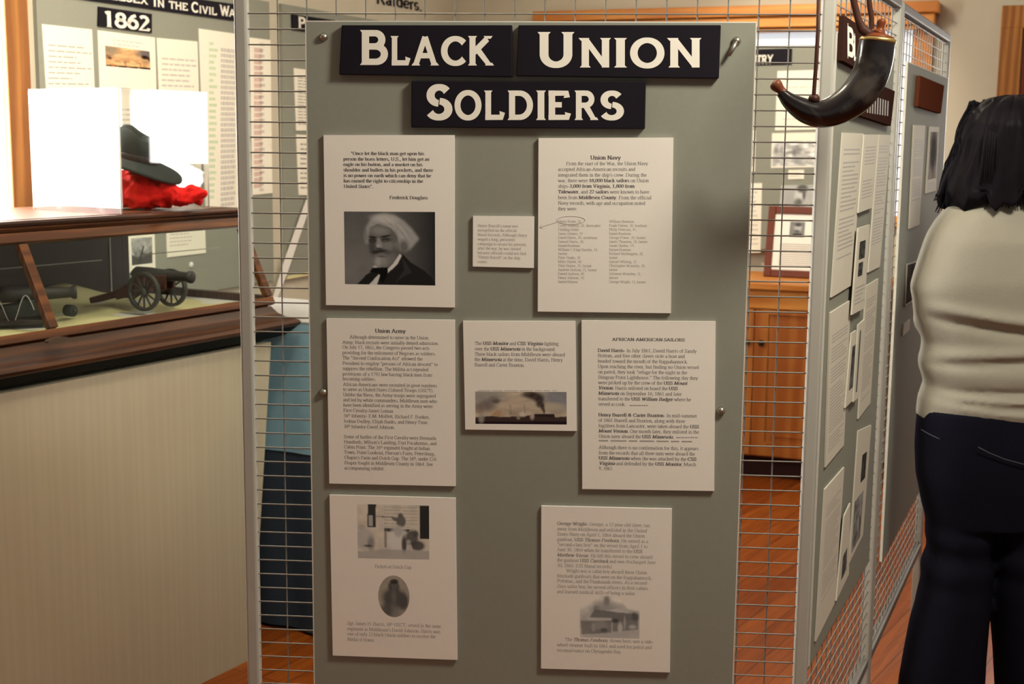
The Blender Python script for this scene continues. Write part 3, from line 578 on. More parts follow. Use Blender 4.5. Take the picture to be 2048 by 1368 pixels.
c = [(653, 637), (909.5, 640), (911, 972.5), (658.5, 967)]
o, of = placard(FF, 'information_card', c, 'white card headed Union Army packed with text, on the left edge', 'card', fo-.0005, .005, G7)
X = lambda v: 640+v/3.907
Y = lambda v: 630+v/3.907
rows = [(X(430), Y(138), X(670), '*Union Army', 11.5)]
T = [(232, 183, 847, 'Although determined to serve in the Union'), (175, 224, 930, 'Army, black recruits were initially denied admission.'), (175, 262, 855, 'On July 17, 1862, the Congress passed two acts'), (175, 305, 905, 'providing for the enlistment of Negroes as soldiers.'), (176, 346, 802, 'The "Second Confiscation Act" allowed the'), (176, 388, 920, 'President to employ "persons of African descent" to'), (177, 429, 847, 'suppress the rebellion. The Militia act repealed'), (177, 471, 877, 'provisions of a 1792 law barring black men from'), (178, 509, 437, 'becoming soldiers.'),
     (180, 553, 915, 'African-Americans were recruited in great numbers'), (180, 592, 888, 'to serve as United States Colored Troops (USCT).'), (181, 633, 905, 'Unlike the Navy, the Army troops were segregated'), (181, 674, 915, 'and led by white commanders. Middlesex men who'), (182, 714, 887, 'have been identified as serving in the Army were:'), (183, 756, 573, 'First Cavalry-James Lomax'), (184, 798, 858, '36^th^ Infantry- E.M. Moffett, Richard F. Bunker,'), (184, 840, 848, 'Joshua Dudley, Elijah Banks, and Henry Time.'), (185, 882, 585, '38^th^ Infantry-David Johnson.'),
     (187, 962, 908, 'Some of battles of the First Cavalry were Bermuda'), (187, 1002, 912, "Hundreds, Wilson's Landing, Fort Pocahontas, and"), (188, 1042, 860, 'Cabin Point. The 36^th^ regiment fought at Indian'), (188, 1083, 900, "Town, Point Lookout, Pierson's Farm, Petersburg,"), (189, 1124, 917, "Chapin's Farm and Dutch Gap. The 36^th^, under Col."), (190, 1165, 882, 'Draper fought in Middlesex County in 1864. See'), (190, 1206, 505, 'accompanying exhibit.')]
text_block(FF, of, c, rows+[(X(a), Y(b), X(e), t) for a, b, e, t in T], 9.6, o)

c = [(926, 642), (1151, 642.5), (1153.5, 862), (930.5, 859)]
o, of = placard(FF, 'information_card', c, 'squarish white card with a colour painting of warships in smoke', 'card', fo-.0005, .005, G7)
X = lambda v: 920+v/5.472
Y = lambda v: 630+v/5.472
T = [(160, 327, 1080, 'The *USS _Monitor_* and *CSS _Virginia_* fighting'), (160, 387, 1048, 'over the *USS _Minnesota_* in the background.'), (160, 445, 1150, 'Three black sailors from Middlesex were aboard'), (160, 503, 1125, 'the *_Minnesota_* at the time, David Harris, Henry'), (160, 562, 708, 'Burrell and Carter Braxton.')]
t_ = text_block(FF, of, c, [(X(a), Y(b), X(e), t) for a, b, e, t in T], 10, o)
mb = MB(); rule_lines(mb, FF, of, (X(195), Y(818), X(1060), Y(834)), 1, .6, 0, 3); mb.build('tiny_caption', M['faint'], o, fix=False)
nx = lambda x, y: ((x-168)/1000, (y-838)/357)
def ships(pal=1.):
    P = Pic(170, 62, (.46, .39, .31)); P.noise(.26, 7, 3); P.ell(.93, .18, .22, .35, (.17, .19, .24), .9, .8); P.ell(.10, .15, .2, .3, (.27, .28, .28), .9, .7); P.ell(.82, .45, .16, .12, (.46, .40, .31), .9, .7); P.ell(.45, .42, .2, .2, (.44, .36, .29), .9, .6)
    for x, y, a, b in [(380, 925, .06, .10), (330, 980, .08, .16), (270, 1000, .08, .17), (210, 1030, .05, .15)]: P.ell(*nx(x, y), a, b, (.16, .125, .12), .9, .6)
    P.ell(*nx(400, 945), .04, .06, (.09, .07, .06), .9, .7)
    for x, y, a, b in [(760, 870, .08, .10), (830, 890, .08, .12), (870, 930, .05, .12), (880, 980, .045, .09), (905, 1010, .02, .1), (920, 1050, .012, .08)]: P.ell(*nx(x, y), a, b, (.035, .025, .022), .8, .85)
    P.poly([(0, 1), (0, .80), nx(350, 1105), nx(480, 1115), nx(700, 1105), nx(815, 1085), nx(1020, 1085), nx(1040, 1115), nx(1168, 1105), (1, 1)], (.05, .032, .03), 1); P.poly([nx(810, 1110), nx(815, 1080), nx(1030, 1080), nx(1035, 1112)], (.03, .02, .02), 1); P.poly([(0, .93), (1, .90), (1, 1), (0, 1)], (.02, .012, .016), 2)
    for x, y, a, b, v in [(430, 1075, .05, .10, (.40, .26, .16)), (380, 1085, .02, .04, (.5, .24, .08)), (470, 1080, .025, .07, (.45, .34, .26)), (235, 1135, .03, .13, (.30, .28, .26)), (690, 1085, .035, .07, (.62, .54, .47)), (790, 1105, .022, .10, (.45, .38, .33)), (580, 1075, .05, .06, (.34, .27, .22)), (640, 1120, .02, .06, (.3, .24, .21))]: P.ell(*nx(x, y), a, b, v, .9, .85)
    for x in (545, 555, 700, 710): P.poly([nx(x-3, 975), nx(x+3, 975), nx(x+12, 1090), nx(x+4, 1090)], (.2, .15, .13), 1, .5)
    return P
ships().put('printed_painting', FF, of, [(950.5, 783), (1133, 784), (1133.5, 849), (951, 847.5)], o)

c = [(1163, 641), (1431.5, 643), (1428.5, 982), (1164.5, 978)]
o, of = placard(FF, 'information_card', c, 'white card headed African-American Sailors, on the right edge', 'card', fo-.0005, .005, G7)
X = lambda v: 1150+v/3.8
Y = lambda v: 630+v/3.8
T = [(173, 280, 925, '*David Harris-* In July 1861, David Harris of Sandy'), (173, 320, 835, 'Bottom, and five other slaves stole a boat and'), (174, 361, 860, 'headed toward the mouth of the Rappahannock.'), (174, 402, 942, 'Upon reaching the river, but finding no Union vessel'), (175, 443, 853, 'on patrol, they took "refuge for the night in the'), (175, 484, 935, 'Stingray Point Lighthouse." The following day they'), (176, 524, 853, 'were picked up by the crew of the *USS _Mount'), (176, 565, 782, '*_Vernon_*. Harris enlisted on board the *USS'), (176, 606, 812, '*_Minnesota_* on September 16, 1861 and later'), (177, 647, 882, 'transferred to the *USS _William Badger_* where he'), (177, 688, 385, 'served as cook.'),
     (177, 770, 928, '*Henry Burrell & Carter Braxton-* In mid-summer'), (178, 811, 837, 'of 1861 Burrell and Braxton, along with three'), (178, 852, 943, 'fugitives from Lancaster, were taken aboard the *USS'), (178, 892, 943, '*_Mount Vernon._* One month later, they enlisted in the'), (179, 932, 752, 'Union navy aboard the *USS _Minnesota._'), (180, 1017, 938, 'Although there is no confirmation for this, it appears'), (180, 1058, 912, 'from the records that all three men were aboard the'), (180, 1098, 923, '*USS _Minnesota_* when she was attacked by the *CSS'), (181, 1138, 920, '*_Virginia_* and defended by the *USS _Monitor_*, March'), (181, 1177, 290, '9, 1862.')]
text_block(FF, of, c, [(X(283), Y(196), X(835), '*AFRICAN-AMERICAN SAILORS', 9)]+[(X(a), Y(b), X(e), t) for a, b, e, t in T], 9.8, o)
mb = MB(); rule_lines(mb, FF, of, (X(415), Y(680), X(555), Y(692)), 1, .6, 0, 5); mb.build('tiny_caption', M['inkgrey'], o, fix=False); mb = MB(); rule_lines(mb, FF, of, (X(768), Y(924), X(937), Y(936)), 1, .6, 0, 6); rule_lines(mb, FF, of, (X(180), Y(946), X(890), Y(960)), 1, .7, 0, 7, (.01, .01)); mb.build('tiny_caption', M['inkgrey'], o, fix=False)

c = [(659, 990), (911, 996.5), (914.5, 1320), (665.5, 1311)]
o, of = placard(FF, 'information_card', c, 'white card with two old photographs, lower left, one picture oval', 'card', fo-.0005, .005, G7)
X = lambda v: 640+v/3.907
Y = lambda v: 980+v/3.907
T = [(213, 1052, 945, 'Sgt. James H. Harris, 38^th^ USCT, served in the same'), (213, 1095, 940, "regiment as Middlesex's David Johnson. Harris was"), (214, 1134, 905, 'one of only 23 black Union soldiers to receive the'), (214, 1178, 430, 'Medal of Honor.')]
text_block(FF, of, c, [(X(428), Y(608), X(722), 'Pickets at Dutch Gap.', 10)]+[(X(a), Y(b), X(e), t) for a, b, e, t in T], 9.8, o, m='inkgrey')
nx = lambda x, y: ((x-288)/565, (y-108)/430)
P = Pic(120, 92, (.64, .60, .53)); P.noise(.10, 9, 4)
for k in range(7): P.poly([nx(498, 125+k*26), nx(770, 128+k*26), nx(770, 132+k*26), nx(498, 130+k*26)], .26, 1, .7)
P.poly([nx(372, 108), nx(437, 108), nx(432, 290), nx(368, 290)], .05, 1); P.poly([nx(378, 195), nx(410, 195), nx(410, 280), nx(378, 280)], .5, 1, .8); P.poly([nx(780, 112), nx(853, 112), nx(853, 375), nx(780, 375)], .035, 1)
P.poly([nx(440, 200), nx(600, 210), nx(600, 216), nx(440, 206)], .08, 1); P.ell(*nx(628, 195), .035, .045, .10, .6, .9); P.ell(*nx(632, 240), .065, .11, .13, .4, .95); P.ell(*nx(590, 225), .05, .03, .13, .6, .9, 10); P.poly([nx(500, 295), nx(700, 300), nx(690, 325), nx(500, 320)], .08, 1)
P.poly([nx(500, 300), nx(520, 300), nx(520, 450), nx(500, 450)], .14, 1, .7); P.ell(*nx(610, 390), .13, .24, .66, .5, .95); P.ell(*nx(610, 320), .06, .10, .45, .6, .9); P.ell(*nx(655, 420), .035, .16, .03, .7, .9)
P.ell(*nx(715, 370), .09, .15, .10, .5, .95); P.ell(*nx(745, 335), .04, .06, .09, .7, .9); P.ell(*nx(760, 430), .10, .09, .08, .5, .95); P.ell(*nx(700, 445), .03, .06, .5, .5, .9); P.ell(*nx(690, 400), .03, .04, .45, .7, .8); P.ell(*nx(345, 385), .13, .20, .45, .4, .8); P.ell(*nx(395, 420), .05, .13, .17, .8, .7); P.ell(*nx(370, 437), .06, .02, .05, .8, .8); P.ell(*nx(320, 290), .05, .05, .3, .8, .5)
P.poly([nx(288, 485), nx(500, 460), nx(853, 470), nx(853, 540), nx(288, 540)], .36, 3, .7)
P.put('printed_photograph', FF, of, [(714.5, 1008), (858, 1011), (858.5, 1119), (716, 1116)], o)
P = Pic(80, 110, (.36, .33, .29)); P.noise(.1, 6, 5); P.ell(.5, .27, .17, .16, .07, .5); P.ell(.52, .24, .10, .10, .13, .7); P.ell(.52, .15, .13, .06, .05, .5); P.ell(.5, .55, .36, .26, .10, .5); P.ell(.5, .5, .08, .16, .18, .9, .6); P.ell(.80, .62, .16, .2, .09, .6); P.ell(.46, .88, .22, .18, .20, .8, .8); P.ell(.25, .85, .2, .16, .08, .8, .8)
P.put('oval_portrait', FF, of, [(756, 1150), (818.5, 1152), (819.5, 1235.5), (757, 1233)], o, True)

c = [(1082.5, 1012), (1344, 1018), (1340, 1345), (1082, 1337)]
o, of = placard(FF, 'information_card', c, 'white card at lower right with a faded photograph between two paragraphs', 'card', fo-.0005, .005, G7)
X = lambda v: 1070+v/3.907
Y = lambda v: 1000+v/3.907
T = [(173, 194, 897, '*George Wright-* George, a 12 year-old slave, ran'), (173, 236, 875, 'away from Middlesex and enlisted in the United'), (173, 277, 858, 'States Navy on April 1, 1864 aboard the Union'), (173, 318, 885, 'gunboat, *USS _Thomas Freeborn_*. He served as a'), (173, 358, 880, '"second-class boy" on the vessel from April 1 to'), (173, 398, 840, 'June 30, 1864 when he transferred to the *USS'), (173, 440, 918, '*_Matthew Vassar_*. He left this vessel to crew aboard'), (173, 480, 942, 'the gunboat *USS _Currituck_* and was discharged June'), (173, 522, 600, '30, 1865. (US Naval records)'),
     (243, 563, 875, 'Wright was a cabin boy aboard these Union'), (173, 603, 915, 'blockade gunboats that were on the Rappahannock,'), (173, 642, 885, 'Potomac, and the Piankatank rivers. As a second-'), (172, 684, 885, 'class sailor boy, he served officers in their cabins'), (172, 726, 790, 'and learned nautical skills of being a sailor.'), (235, 1100, 925, 'The *_Thomas Freeborn_*, shown here, was a side-'), (171, 1142, 912, 'wheel steamer built in 1861 and used for patrol and'), (171, 1184, 680, 'reconnaissance on Chesapeake Bay.')]
text_block(FF, of, c, [(X(a), Y(b), X(e), t) for a, b, e, t in T], 9.8, o, m='inkgrey', thick=.095)
nx = lambda x, y: ((x-355)/460, (y-750)/330)
PC = (.78, .75, .70)
P = Pic(104, 76, PC); P.ell(.5, .62, .62, .42, .40, .5, .9); P.noise(.12, 8, 6); P.ell(.45, .13, .05, .12, .12, .9, .8); P.ell(.28, .30, .05, .06, .16, .9, .8); P.ell(.42, .28, .2, .17, .30, .9, .7)
P.poly([nx(430, 925), nx(470, 860), nx(560, 870), nx(600, 870), nx(780, 880), nx(800, 930), nx(600, 960)], .15, 2, .85); P.poly([nx(410, 925), nx(600, 925), nx(600, 945), nx(410, 945)], .52, 1, .8); P.poly([nx(560, 865), nx(640, 850), nx(760, 885), nx(640, 880)], .55, 1, .8)
P.poly([nx(360, 950), nx(600, 950), nx(600, 1040), nx(370, 1060)], .17, 3, .8); P.poly([nx(605, 910), nx(800, 890), nx(800, 1010), nx(605, 1030)], .18, 2, .85)
for x, y, a, b, v in [(510, 985, .12, .1, .3), (630, 945, .05, .05, .06), (665, 1000, .04, .12, .58), (760, 990, .06, .05, .5), (780, 910, .06, .1, .1), (700, 960, .02, .15, .4), (460, 1000, .03, .1, .36), (540, 1020, .06, .05, .1)]: P.ell(*nx(x, y), a, b, v, .8, .8)
P.poly([nx(390, 1060), nx(600, 1040), nx(815, 1010), nx(815, 1080), nx(360, 1080)], .46, 3, .8); P.poly([(0, 0), (.0, .35), (.18, .2), (.3, 0)], PC, 4); P.poly([(.62, 0), (.8, .3), (1, .35), (1, 0)], PC, 4)
P.put('printed_photograph', FF, of, [(1160, 1190), (1279, 1193), (1279, 1277), (1160, 1274)], o)

# ================================================================ display case at the left
ZL = 1.333; SL, SR, DB = -1.15, .17, .66
case = thing('museum_case', FC.pt(-.5, 0, .33), 'brown oak display case with slanted glass on a cream beadboard pedestal', 'display case')
def ring(e, z, s1=None, back=0): 
    a = SR+e if s1 is None else s1
    return [FC.pt(SL-e, z, -e), FC.pt(a, z, -e), FC.pt(a, z, DB+back), FC.pt(SL-e, z, DB+back)]
MB().rings([ring(0, 0, 0., -.04), ring(0, .9445, .11, -.04)]).build('pedestal', M['panelw'], case)
MB().rings([ring(-.045, .945, .125), ring(-.02, .952, .15), ring(.0, .958), ring(.012, .968), ring(.028, .9845)]).build('dark_cove', M['sofdark'], case)
MB().rings([ring(.028, .985), ring(.034, .99), ring(.036, .997), ring(.031, 1.005), ring(.022, 1.009), ring(.004, 1.015), ring(-.012, 1.026), ring(-.022, 1.04), ring(-.026, 1.046), ring(-.032, 1.047)]).build('molding', M['oakd'], case)
DZ = 1.045
pl = MB(); c0 = FC.px(125, 687, .003); vv = FC.px(128, 677, .003)
n8 = 24
pl.prism([FC.pt(*(np.array(FC.sz(112, 680, -.002))+np.array([.034*math.cos(a), .0075*math.sin(a)])), -.0125) for a in np.linspace(0, 2*math.pi, n8, False)], [FC.pt(*(np.array(FC.sz(112, 680, -.002))+np.array([.034*math.cos(a), .0075*math.sin(a)])), .0) for a in np.linspace(0, 2*math.pi, n8, False)])
pl.build('oval_plate', M['plate'], case)
# glass carcass: rails, stiles, panes
def slope_pt(s, t, o=0): return FC.pt(s, DZ+.003+t*(1.302-DZ-.003), .034+t*.125+o)
nrm = np.cross(FC.d, slope_pt(0, 1)-slope_pt(0, 0)); nrm /= np.linalg.norm(nrm)
def slope_bar(nm, sa, ta, sb, tb, wd, m='oak'):
    mb = MB(); a, b = slope_pt(sa, ta), slope_pt(sb, tb); side = FC.d if sa == sb else slope_pt(0, 1)-slope_pt(0, 0); mb.bar(a, b, wd, .018, side); return mb.build(nm, M[m], case, bevel=.002)
slope_bar('frame_rail', SL, .045, SR-.004, .045, .023); slope_bar('frame_rail', SL, .95, SR-.004, .95, .026)
for s in (-.66, SR-.016, SL+.02): slope_bar('stile', s, .0957, s, .888, .027)
MB().hexa([slope_pt(SL, .09), slope_pt(SR-.02, .09), slope_pt(SR-.02, .09)-nrm*.003, slope_pt(SL, .09)-nrm*.003, slope_pt(SL, .90), slope_pt(SR-.02, .90), slope_pt(SR-.02, .90)-nrm*.003, slope_pt(SL, .90)-nrm*.003]).build('front_glass', M['glass'], case)
# right end: glass with a wood rail, post at the back
e0, e1 = SR-.006, SR-.002
MB().prism([FC.pt(e1, 1.075, .065), FC.pt(e1, 1.075, DB-.03), FC.pt(e1, 1.30, DB-.03), FC.pt(e1, 1.30, .172)], [FC.pt(e0, 1.075, .065), FC.pt(e0, 1.075, DB-.03), FC.pt(e0, 1.30, DB-.03), FC.pt(e0, 1.30, .172)]).build('end_glass', M['glass'], case)
MB().fbox(FC, SR-.02, SR, DZ+.003, 1.075, .06, DB-.03).build('end_rail', M['oakd'], case)
l0, l1 = SL+.002, SL+.006
MB().prism([FC.pt(l1, 1.075, .065), FC.pt(l1, 1.075, DB-.03), FC.pt(l1, 1.30, DB-.03), FC.pt(l1, 1.30, .172)], [FC.pt(l0, 1.075, .065), FC.pt(l0, 1.075, DB-.03), FC.pt(l0, 1.30, DB-.03), FC.pt(l0, 1.30, .172)]).build('end_glass', M['glass'], case)
MB().fbox(FC, SL, SL+.02, DZ+.003, 1.075, .06, DB-.052).build('end_rail', M['oakd'], case)
MB().fbox(FC, SL, SL+.028, DZ+.003, 1.302, DB-.028, DB).build('back_post', M['dark'], case)
MB().fbox(FC, SR-.028, SR, DZ+.003, 1.302, DB-.028, DB).build('back_post', M['dark'], case)
MB().fbox(FC, SL, .075, DZ+.003, 1.302, DB-.05, DB-.035).build('sliding_door', M['dark'], case, bevel=.002)
MB().fbox(FC, .0755, SR-.03, DZ+.003, 1.302, DB-.03, DB-.012).build('sliding_door', M['dark'], case, bevel=.002)
MB().fbox(FC, .066, .070, DZ+.01, 1.30, DB-.0535, DB-.0505).build('door_edge', M['steel'], case)
MB().fbox(FC, SL, SR-.025, DZ+.0025, DZ+.008, .06, DB-.055).build('deck', M['whitec'], case)
DZ = DZ+.008
lid = MB(); lid.rings([[FC.pt(SL, z, .165-e), FC.pt(SR-.004+e, z, .165-e), FC.pt(SR-.004+e, z, DB+.005), FC.pt(SL, z, DB+.005)] for e, z in [(0, 1.3025), (.006, 1.306), (.010, 1.314), (.006, 1.3185), (.012, 1.321), (.0135, 1.327), (.010, ZL), ]])
lid.build('lid', M['oakd'], case)
MB().fbox(FC, SL+.01, SR-.03, ZL+.0003, ZL+.0015, .185, DB-.02).build('lid_panel', M['oak'], case)
ZT = ZL+.0022
# glass shelf edge seen as a pale line
MB().tube([FC.px(-80, 545, .40), FC.px(204, 520, .40)], .0016, 6).build('shelf_strip', M['steel'], case, True)
MB().tube([FC.px(282, 510, .33), FC.px(440, 495, .33)], .0014, 6).build('shelf_strip', M['steel'], case, True)

# cloth on the deck
a0, b0 = FC.sz(40, 640, .3)[0], 0
def cl(u, v):
    s = -.78+u*.86; o = .10+v*.49; x = u*9; y = v*7
    return FC.pt(s, DZ+.004+.004*math.sin(x*1.7+y)+.004*math.sin(y*2.1-x*.8)*math.cos(x*1.1)+(.05*max(0, v-.8)/.2 if u < .75 else .05*max(0, v-.8)/.2*max(0, 1-(u-.75)*5)), o+.008*math.sin(x))
o = MB().grid(cl, 46, 30).build('case_cloth', M['yellow'], None, True); o.modifiers.new('solid', 'SOLIDIFY').thickness = -.0015
tag(o, 'rumpled pale yellow cloth lying on the floor of the display case', 'cloth')
CZ = DZ+.0135

# ---------------------------------------------------------------- model cannon
pn, pf = onz(289, 622, CZ), onz(346, 617, CZ)
ax = np.array([math.sin(math.radians(25)), math.cos(math.radians(25)), 0]); gl = .115; bd = np.array([ax[1], -ax[0], 0]); up = np.array([0, 0, 1.]); mid = pn+ax*gl/2
RW = .054
K = lambda b, a, z: mid+bd*b+ax*a+up*z
gun = thing('model_cannon', tuple(mid), 'model field cannon with two spoked wheels pointing right in the display case', 'model cannon')
for sgn in (-1, 1):
    a = sgn*gl/2; mb = MB(); n = 32
    prof = [(RW, -.006), (RW, .006), (RW-.009, .006), (RW-.009, -.006)]
    vs = [K(r*math.cos(t), a+o, RW+r*math.sin(t)) for t in np.linspace(0, 2*math.pi, n, False) for r, o in prof]
    mb.add(vs, [(i*4+k, i*4+(k+1) % 4, ((i+1) % n)*4+(k+1) % 4, ((i+1) % n)*4+k) for i in range(n) for k in range(4)])
    for t in np.linspace(0, 2*math.pi, 12, False): mb.tube([K(.006*math.cos(t), a, RW+.006*math.sin(t)), K((RW-.007)*math.cos(t), a, RW+(RW-.007)*math.sin(t))], [.0034, .0026], 6)
    mb.build('wheel', M['iron'], gun, True)
    h = MB().tube([K(0, a-.012, RW), K(0, a-.008, RW), K(0, a+.008, RW), K(0, a+.012, RW)], [.007, .011, .011, .007], 14); h.build('hub', M['iron'], gun, True)
MB().tube([K(0, -gl/2+.013, RW), K(0, gl/2-.013, RW)], .006, 10).build('axle', M['rust'], gun, True)
MB().tube([K(x, 0, .095-.0*x) for x in (-.092, -.088, -.084, -.078, -.07, -.02, .0, .06, .105, .112, .120, .124)], [.003, .008, .008, .016, .021, .0205, .018, .015, .013, .0175, .0175, .012], 20).build('barrel', M['iron'], gun, True)
for a in (-.019, .019): MB().prism([K(.045, a-.005, .06), K(.045, a-.005, .098), K(-.04, a-.005, .094), K(-.13, a-.005, .045), K(-.13, a-.005, .02)], [K(.045, a+.005, .06), K(.045, a+.005, .098), K(-.04, a+.005, .094), K(-.13, a+.005, .045), K(-.13, a+.005, .02)]).build('cheek', M['rust'], gun, bevel=.002)
MB().bar(K(-.10, 0, .045), K(-.235, 0, .010), .030, .018, ax).build('trail', M['rust'], gun, bevel=.003)
MB().tube([K(-.10, .027, .05), K(-.02, .027, .052), K(.03, .027, .058)], .0035, 8).build('sponge_rod', M['iron'], gun, True)

# ---------------------------------------------------------------- dark naval gun model
q = onz(75, 640, CZ); gd = FC.d*.80+FC.n*-.6; gd /= np.linalg.norm(gd); gs = np.array([-gd[1], gd[0], 0])
if gd[0] < 0: gd = -gd
Q = lambda b, a, z: q+gd*b+gs*a+up*z
ng = thing('model_naval_gun', tuple(q), 'dark model gun on a low truck carriage with looped cord at left of the case', 'model cannon')
MB().hexa([Q(-.17, -.07, -.003), Q(.03, -.07, -.003), Q(.03, .07, -.003), Q(-.17, .07, -.003), Q(-.17, -.07, .008), Q(.03, -.07, .008), Q(.03, .07, .008), Q(-.17, .07, .008)]).build('base', M['dark'], ng, bevel=.002)
for a in (-.03, .03):
    MB().prism([Q(.02, a-.006, .014), Q(.02, a-.006, .058), Q(-.03, a-.006, .058), Q(-.05, a-.006, .045), Q(-.09, a-.006, .04), Q(-.11, a-.006, .025), Q(-.11, a-.006, .014)], [Q(.02, a+.006, .014), Q(.02, a+.006, .058), Q(-.03, a+.006, .058), Q(-.05, a+.006, .045), Q(-.09, a+.006, .04), Q(-.11, a+.006, .025), Q(-.11, a+.006, .014)]).build('cheek', M['felt'], ng, bevel=.002)
    for b in (-.09, .015): MB().tube([Q(b, a*1.3-.006, .021), Q(b, a*1.3+.006, .021)], .0125, 18).build('truck_wheel', M['iron'], ng)
MB().tube([Q(x, 0, .070+.05*0) for x in (-.13, -.125, -.115, -.11, -.10, -.03, .05, .085, .092, .1)], [.004, .009, .006, .018, .023, .021, .016, .014, .019, .018], 18).build('barrel', M['iron'], ng, True)
MB().tube([Q(-.12+.11*t, -.05-.01*math.sin(t*6), .035+.035*math.sin(t*9.5)) for t in np.linspace(0, 1, 40)], .0014, 6).build('cord', M['rope'], ng, True)
tr = thing('loose_wheel', tuple(onz(141, 633, CZ)), 'small dark wheel lying beside the model gun in the case', 'model wheel')
w0 = onz(141, 633, CZ); MB().tube([w0+up*.016-FC.n*.014, w0+up*.016-FC.n*.012, w0+up*.016+FC.n*.012, w0+up*.016+FC.n*.014], [.012, .016, .016, .012], 20).build('tyre', M['felt'], tr, True)
MB().tube([w0+up*.016-FC.n*.018, w0+up*.016-FC.n*.0142], .005, 12).build('hub', M['iron'], tr, True)

# ---------------------------------------------------------------- vitrine with the hat on the case lid
Pc, Pl, Pr = onz(243, 428.5, ZT), onz(66, 418, ZT), onz(420, 416, ZT); Pb = Pl+Pr-Pc
def zat(P, y): # height above P seen at image row y
    lo, hi = ZT, 3.
    for _ in range(40):
        m_ = (lo+hi)/2; d = np.array([P[0], P[1], m_])-CAM; yy = 684-FPX*(d@CU)/(d@CF)
        if yy > y: lo = m_
        else: hi = m_
    return lo
HV = zat(Pc, 178)-ZT
vit = thing('acrylic_vitrine', tuple((Pc+Pb)/2), 'clear acrylic box on the case lid holding the hat and red cloth', 'display cover')
def pane(nm, A, B, m='acryl', ins=0., z0=0., z1=None, t=.004, par=vit):
    d = (B-A)/np.linalg.norm(B-A); nn = np.array([-d[1], d[0], 0]); ctr = (Pc+Pb)/2
    if (ctr-A)@nn < 0: nn = -nn
    z1 = HV if z1 is None else z1; A2, B2 = A+d*(t+.0004)+nn*ins, B-d*(t+.0004)+nn*ins
    return MB().hexa([A2+up*z0, B2+up*z0, B2+nn*t+up*z0, A2+nn*t+up*z0, A2+up*z1, B2+up*z1, B2+nn*t+up*z1, A2+nn*t+up*z1]).build(nm, M[m], par)
pane('side_pane', Pc, Pl); pane('side_pane', Pc, Pr); pane('side_pane', Pr, Pb); pane('side_pane', Pl, Pb)
MB().hexa([p+up*(HV+.0004) for p in (Pc, Pr, Pb, Pl)]+[p+up*(HV+.0044) for p in (Pc, Pr, Pb, Pl)]).build('top_pane', M['acryl'], vit)
for p in (Pc, Pr, Pl, Pb): MB().rod(p+((Pc+Pb)/2-p)*.012, p+((Pc+Pb)/2-p)*.012+up*HV, .0022, 8).build('edge', M['white'], vit, True)
# white sheet standing just inside the left pane
d = (Pl-Pc)/np.linalg.norm(Pl-Pc); nn = np.array([-d[1], d[0], 0]); nn = nn if ((Pb-Pc)@nn) > 0 else -nn
A2, B2 = Pc+d*.012+nn*.012, Pl-d*.012+nn*.012
sh = MB().hexa([A2+up*.014, B2+up*.014, B2+nn*.003+up*.014, A2+nn*.003+up*.014, A2+up*(HV-.006), B2+up*(HV-.006), B2+nn*.003+up*(HV-.006), A2+nn*.003+up*(HV-.006)])
so = thing('white_sheet', tuple((A2+B2)/2+up*.014), 'blank white sheet filling the left side of the acrylic box', 'sheet'); sh.build('sheet', M['paper'], so)
MB().tube([B2-d*.03-nn*.001+up*(HV-.045), B2-d*.035-nn*.004+up*(HV-.03)], [.006, .003], 8).build('clip', M['iron'], so, True)
for t in (.25, .75): MB().hexa([A2*(1-t)+B2*t+nn*a+d*b+up*z for z in (.0, .0138) for a, b in ((-.004, -.01), (-.004, .01), (.007, .01), (.007, -.01))]).build('foot', M['acryl'], so)

def remesh(o, vox, sm=6):
    m = o.modifiers.new('remesh', 'REMESH'); m.mode = 'VOXEL'; m.voxel_size = vox; m.use_smooth_shade = True
    s = o.modifiers.new('smooth', 'SMOOTH'); s.factor = .5; s.iterations = sm; return o
hc = (Pc+Pb)/2
H = Fr(hc[0], hc[1], 90+16)   # plane through the hat, facing the viewer
rr = random.Random(5); mb = MB()
def at(x, y, off=0): return H.px(x, y, off)
mb.ell(at(280, 386), (.10, .085, .066), 20, 12); mb.ell(at(312, 384), (.05, .05, .04), 16, 10)
for x, y, r in [(250, 372, .05), (285, 360, .055), (318, 372, .05), (338, 388, .042), (262, 402, .045), (300, 405, .05), (330, 404, .036), (362, 394, .036), (384, 384, .032), (398, 390, .024), (392, 400, .026), (350, 382, .028), (376, 402, .022), (215, 398, .045), (180, 408, .03), (235, 360, .04), (150, 412, .02)]:
    p = at(x, y, rr.uniform(-.03, .03)); mb.ell(p, (r*rr.uniform(.8, 1.2), r*rr.uniform(.8, 1.1), r*rr.uniform(.6, .9)), 14, 8)
zmin = ZT+.0005
mb.v = [(x, y, max(z, zmin)) for x, y, z in mb.v]
o = mb.build('red_cloth', M['red'], None, True, fix=False); remesh(o, .006, 5)
tx = bpy.data.textures.new('crumple', 'CLOUDS'); tx.noise_scale = .028
dm = o.modifiers.new('crumple', 'DISPLACE'); dm.texture = tx; dm.strength = .026; dm.mid_level = .7
tag(o, 'bunched bright red cloth under the dark hat in the acrylic box', 'cloth')
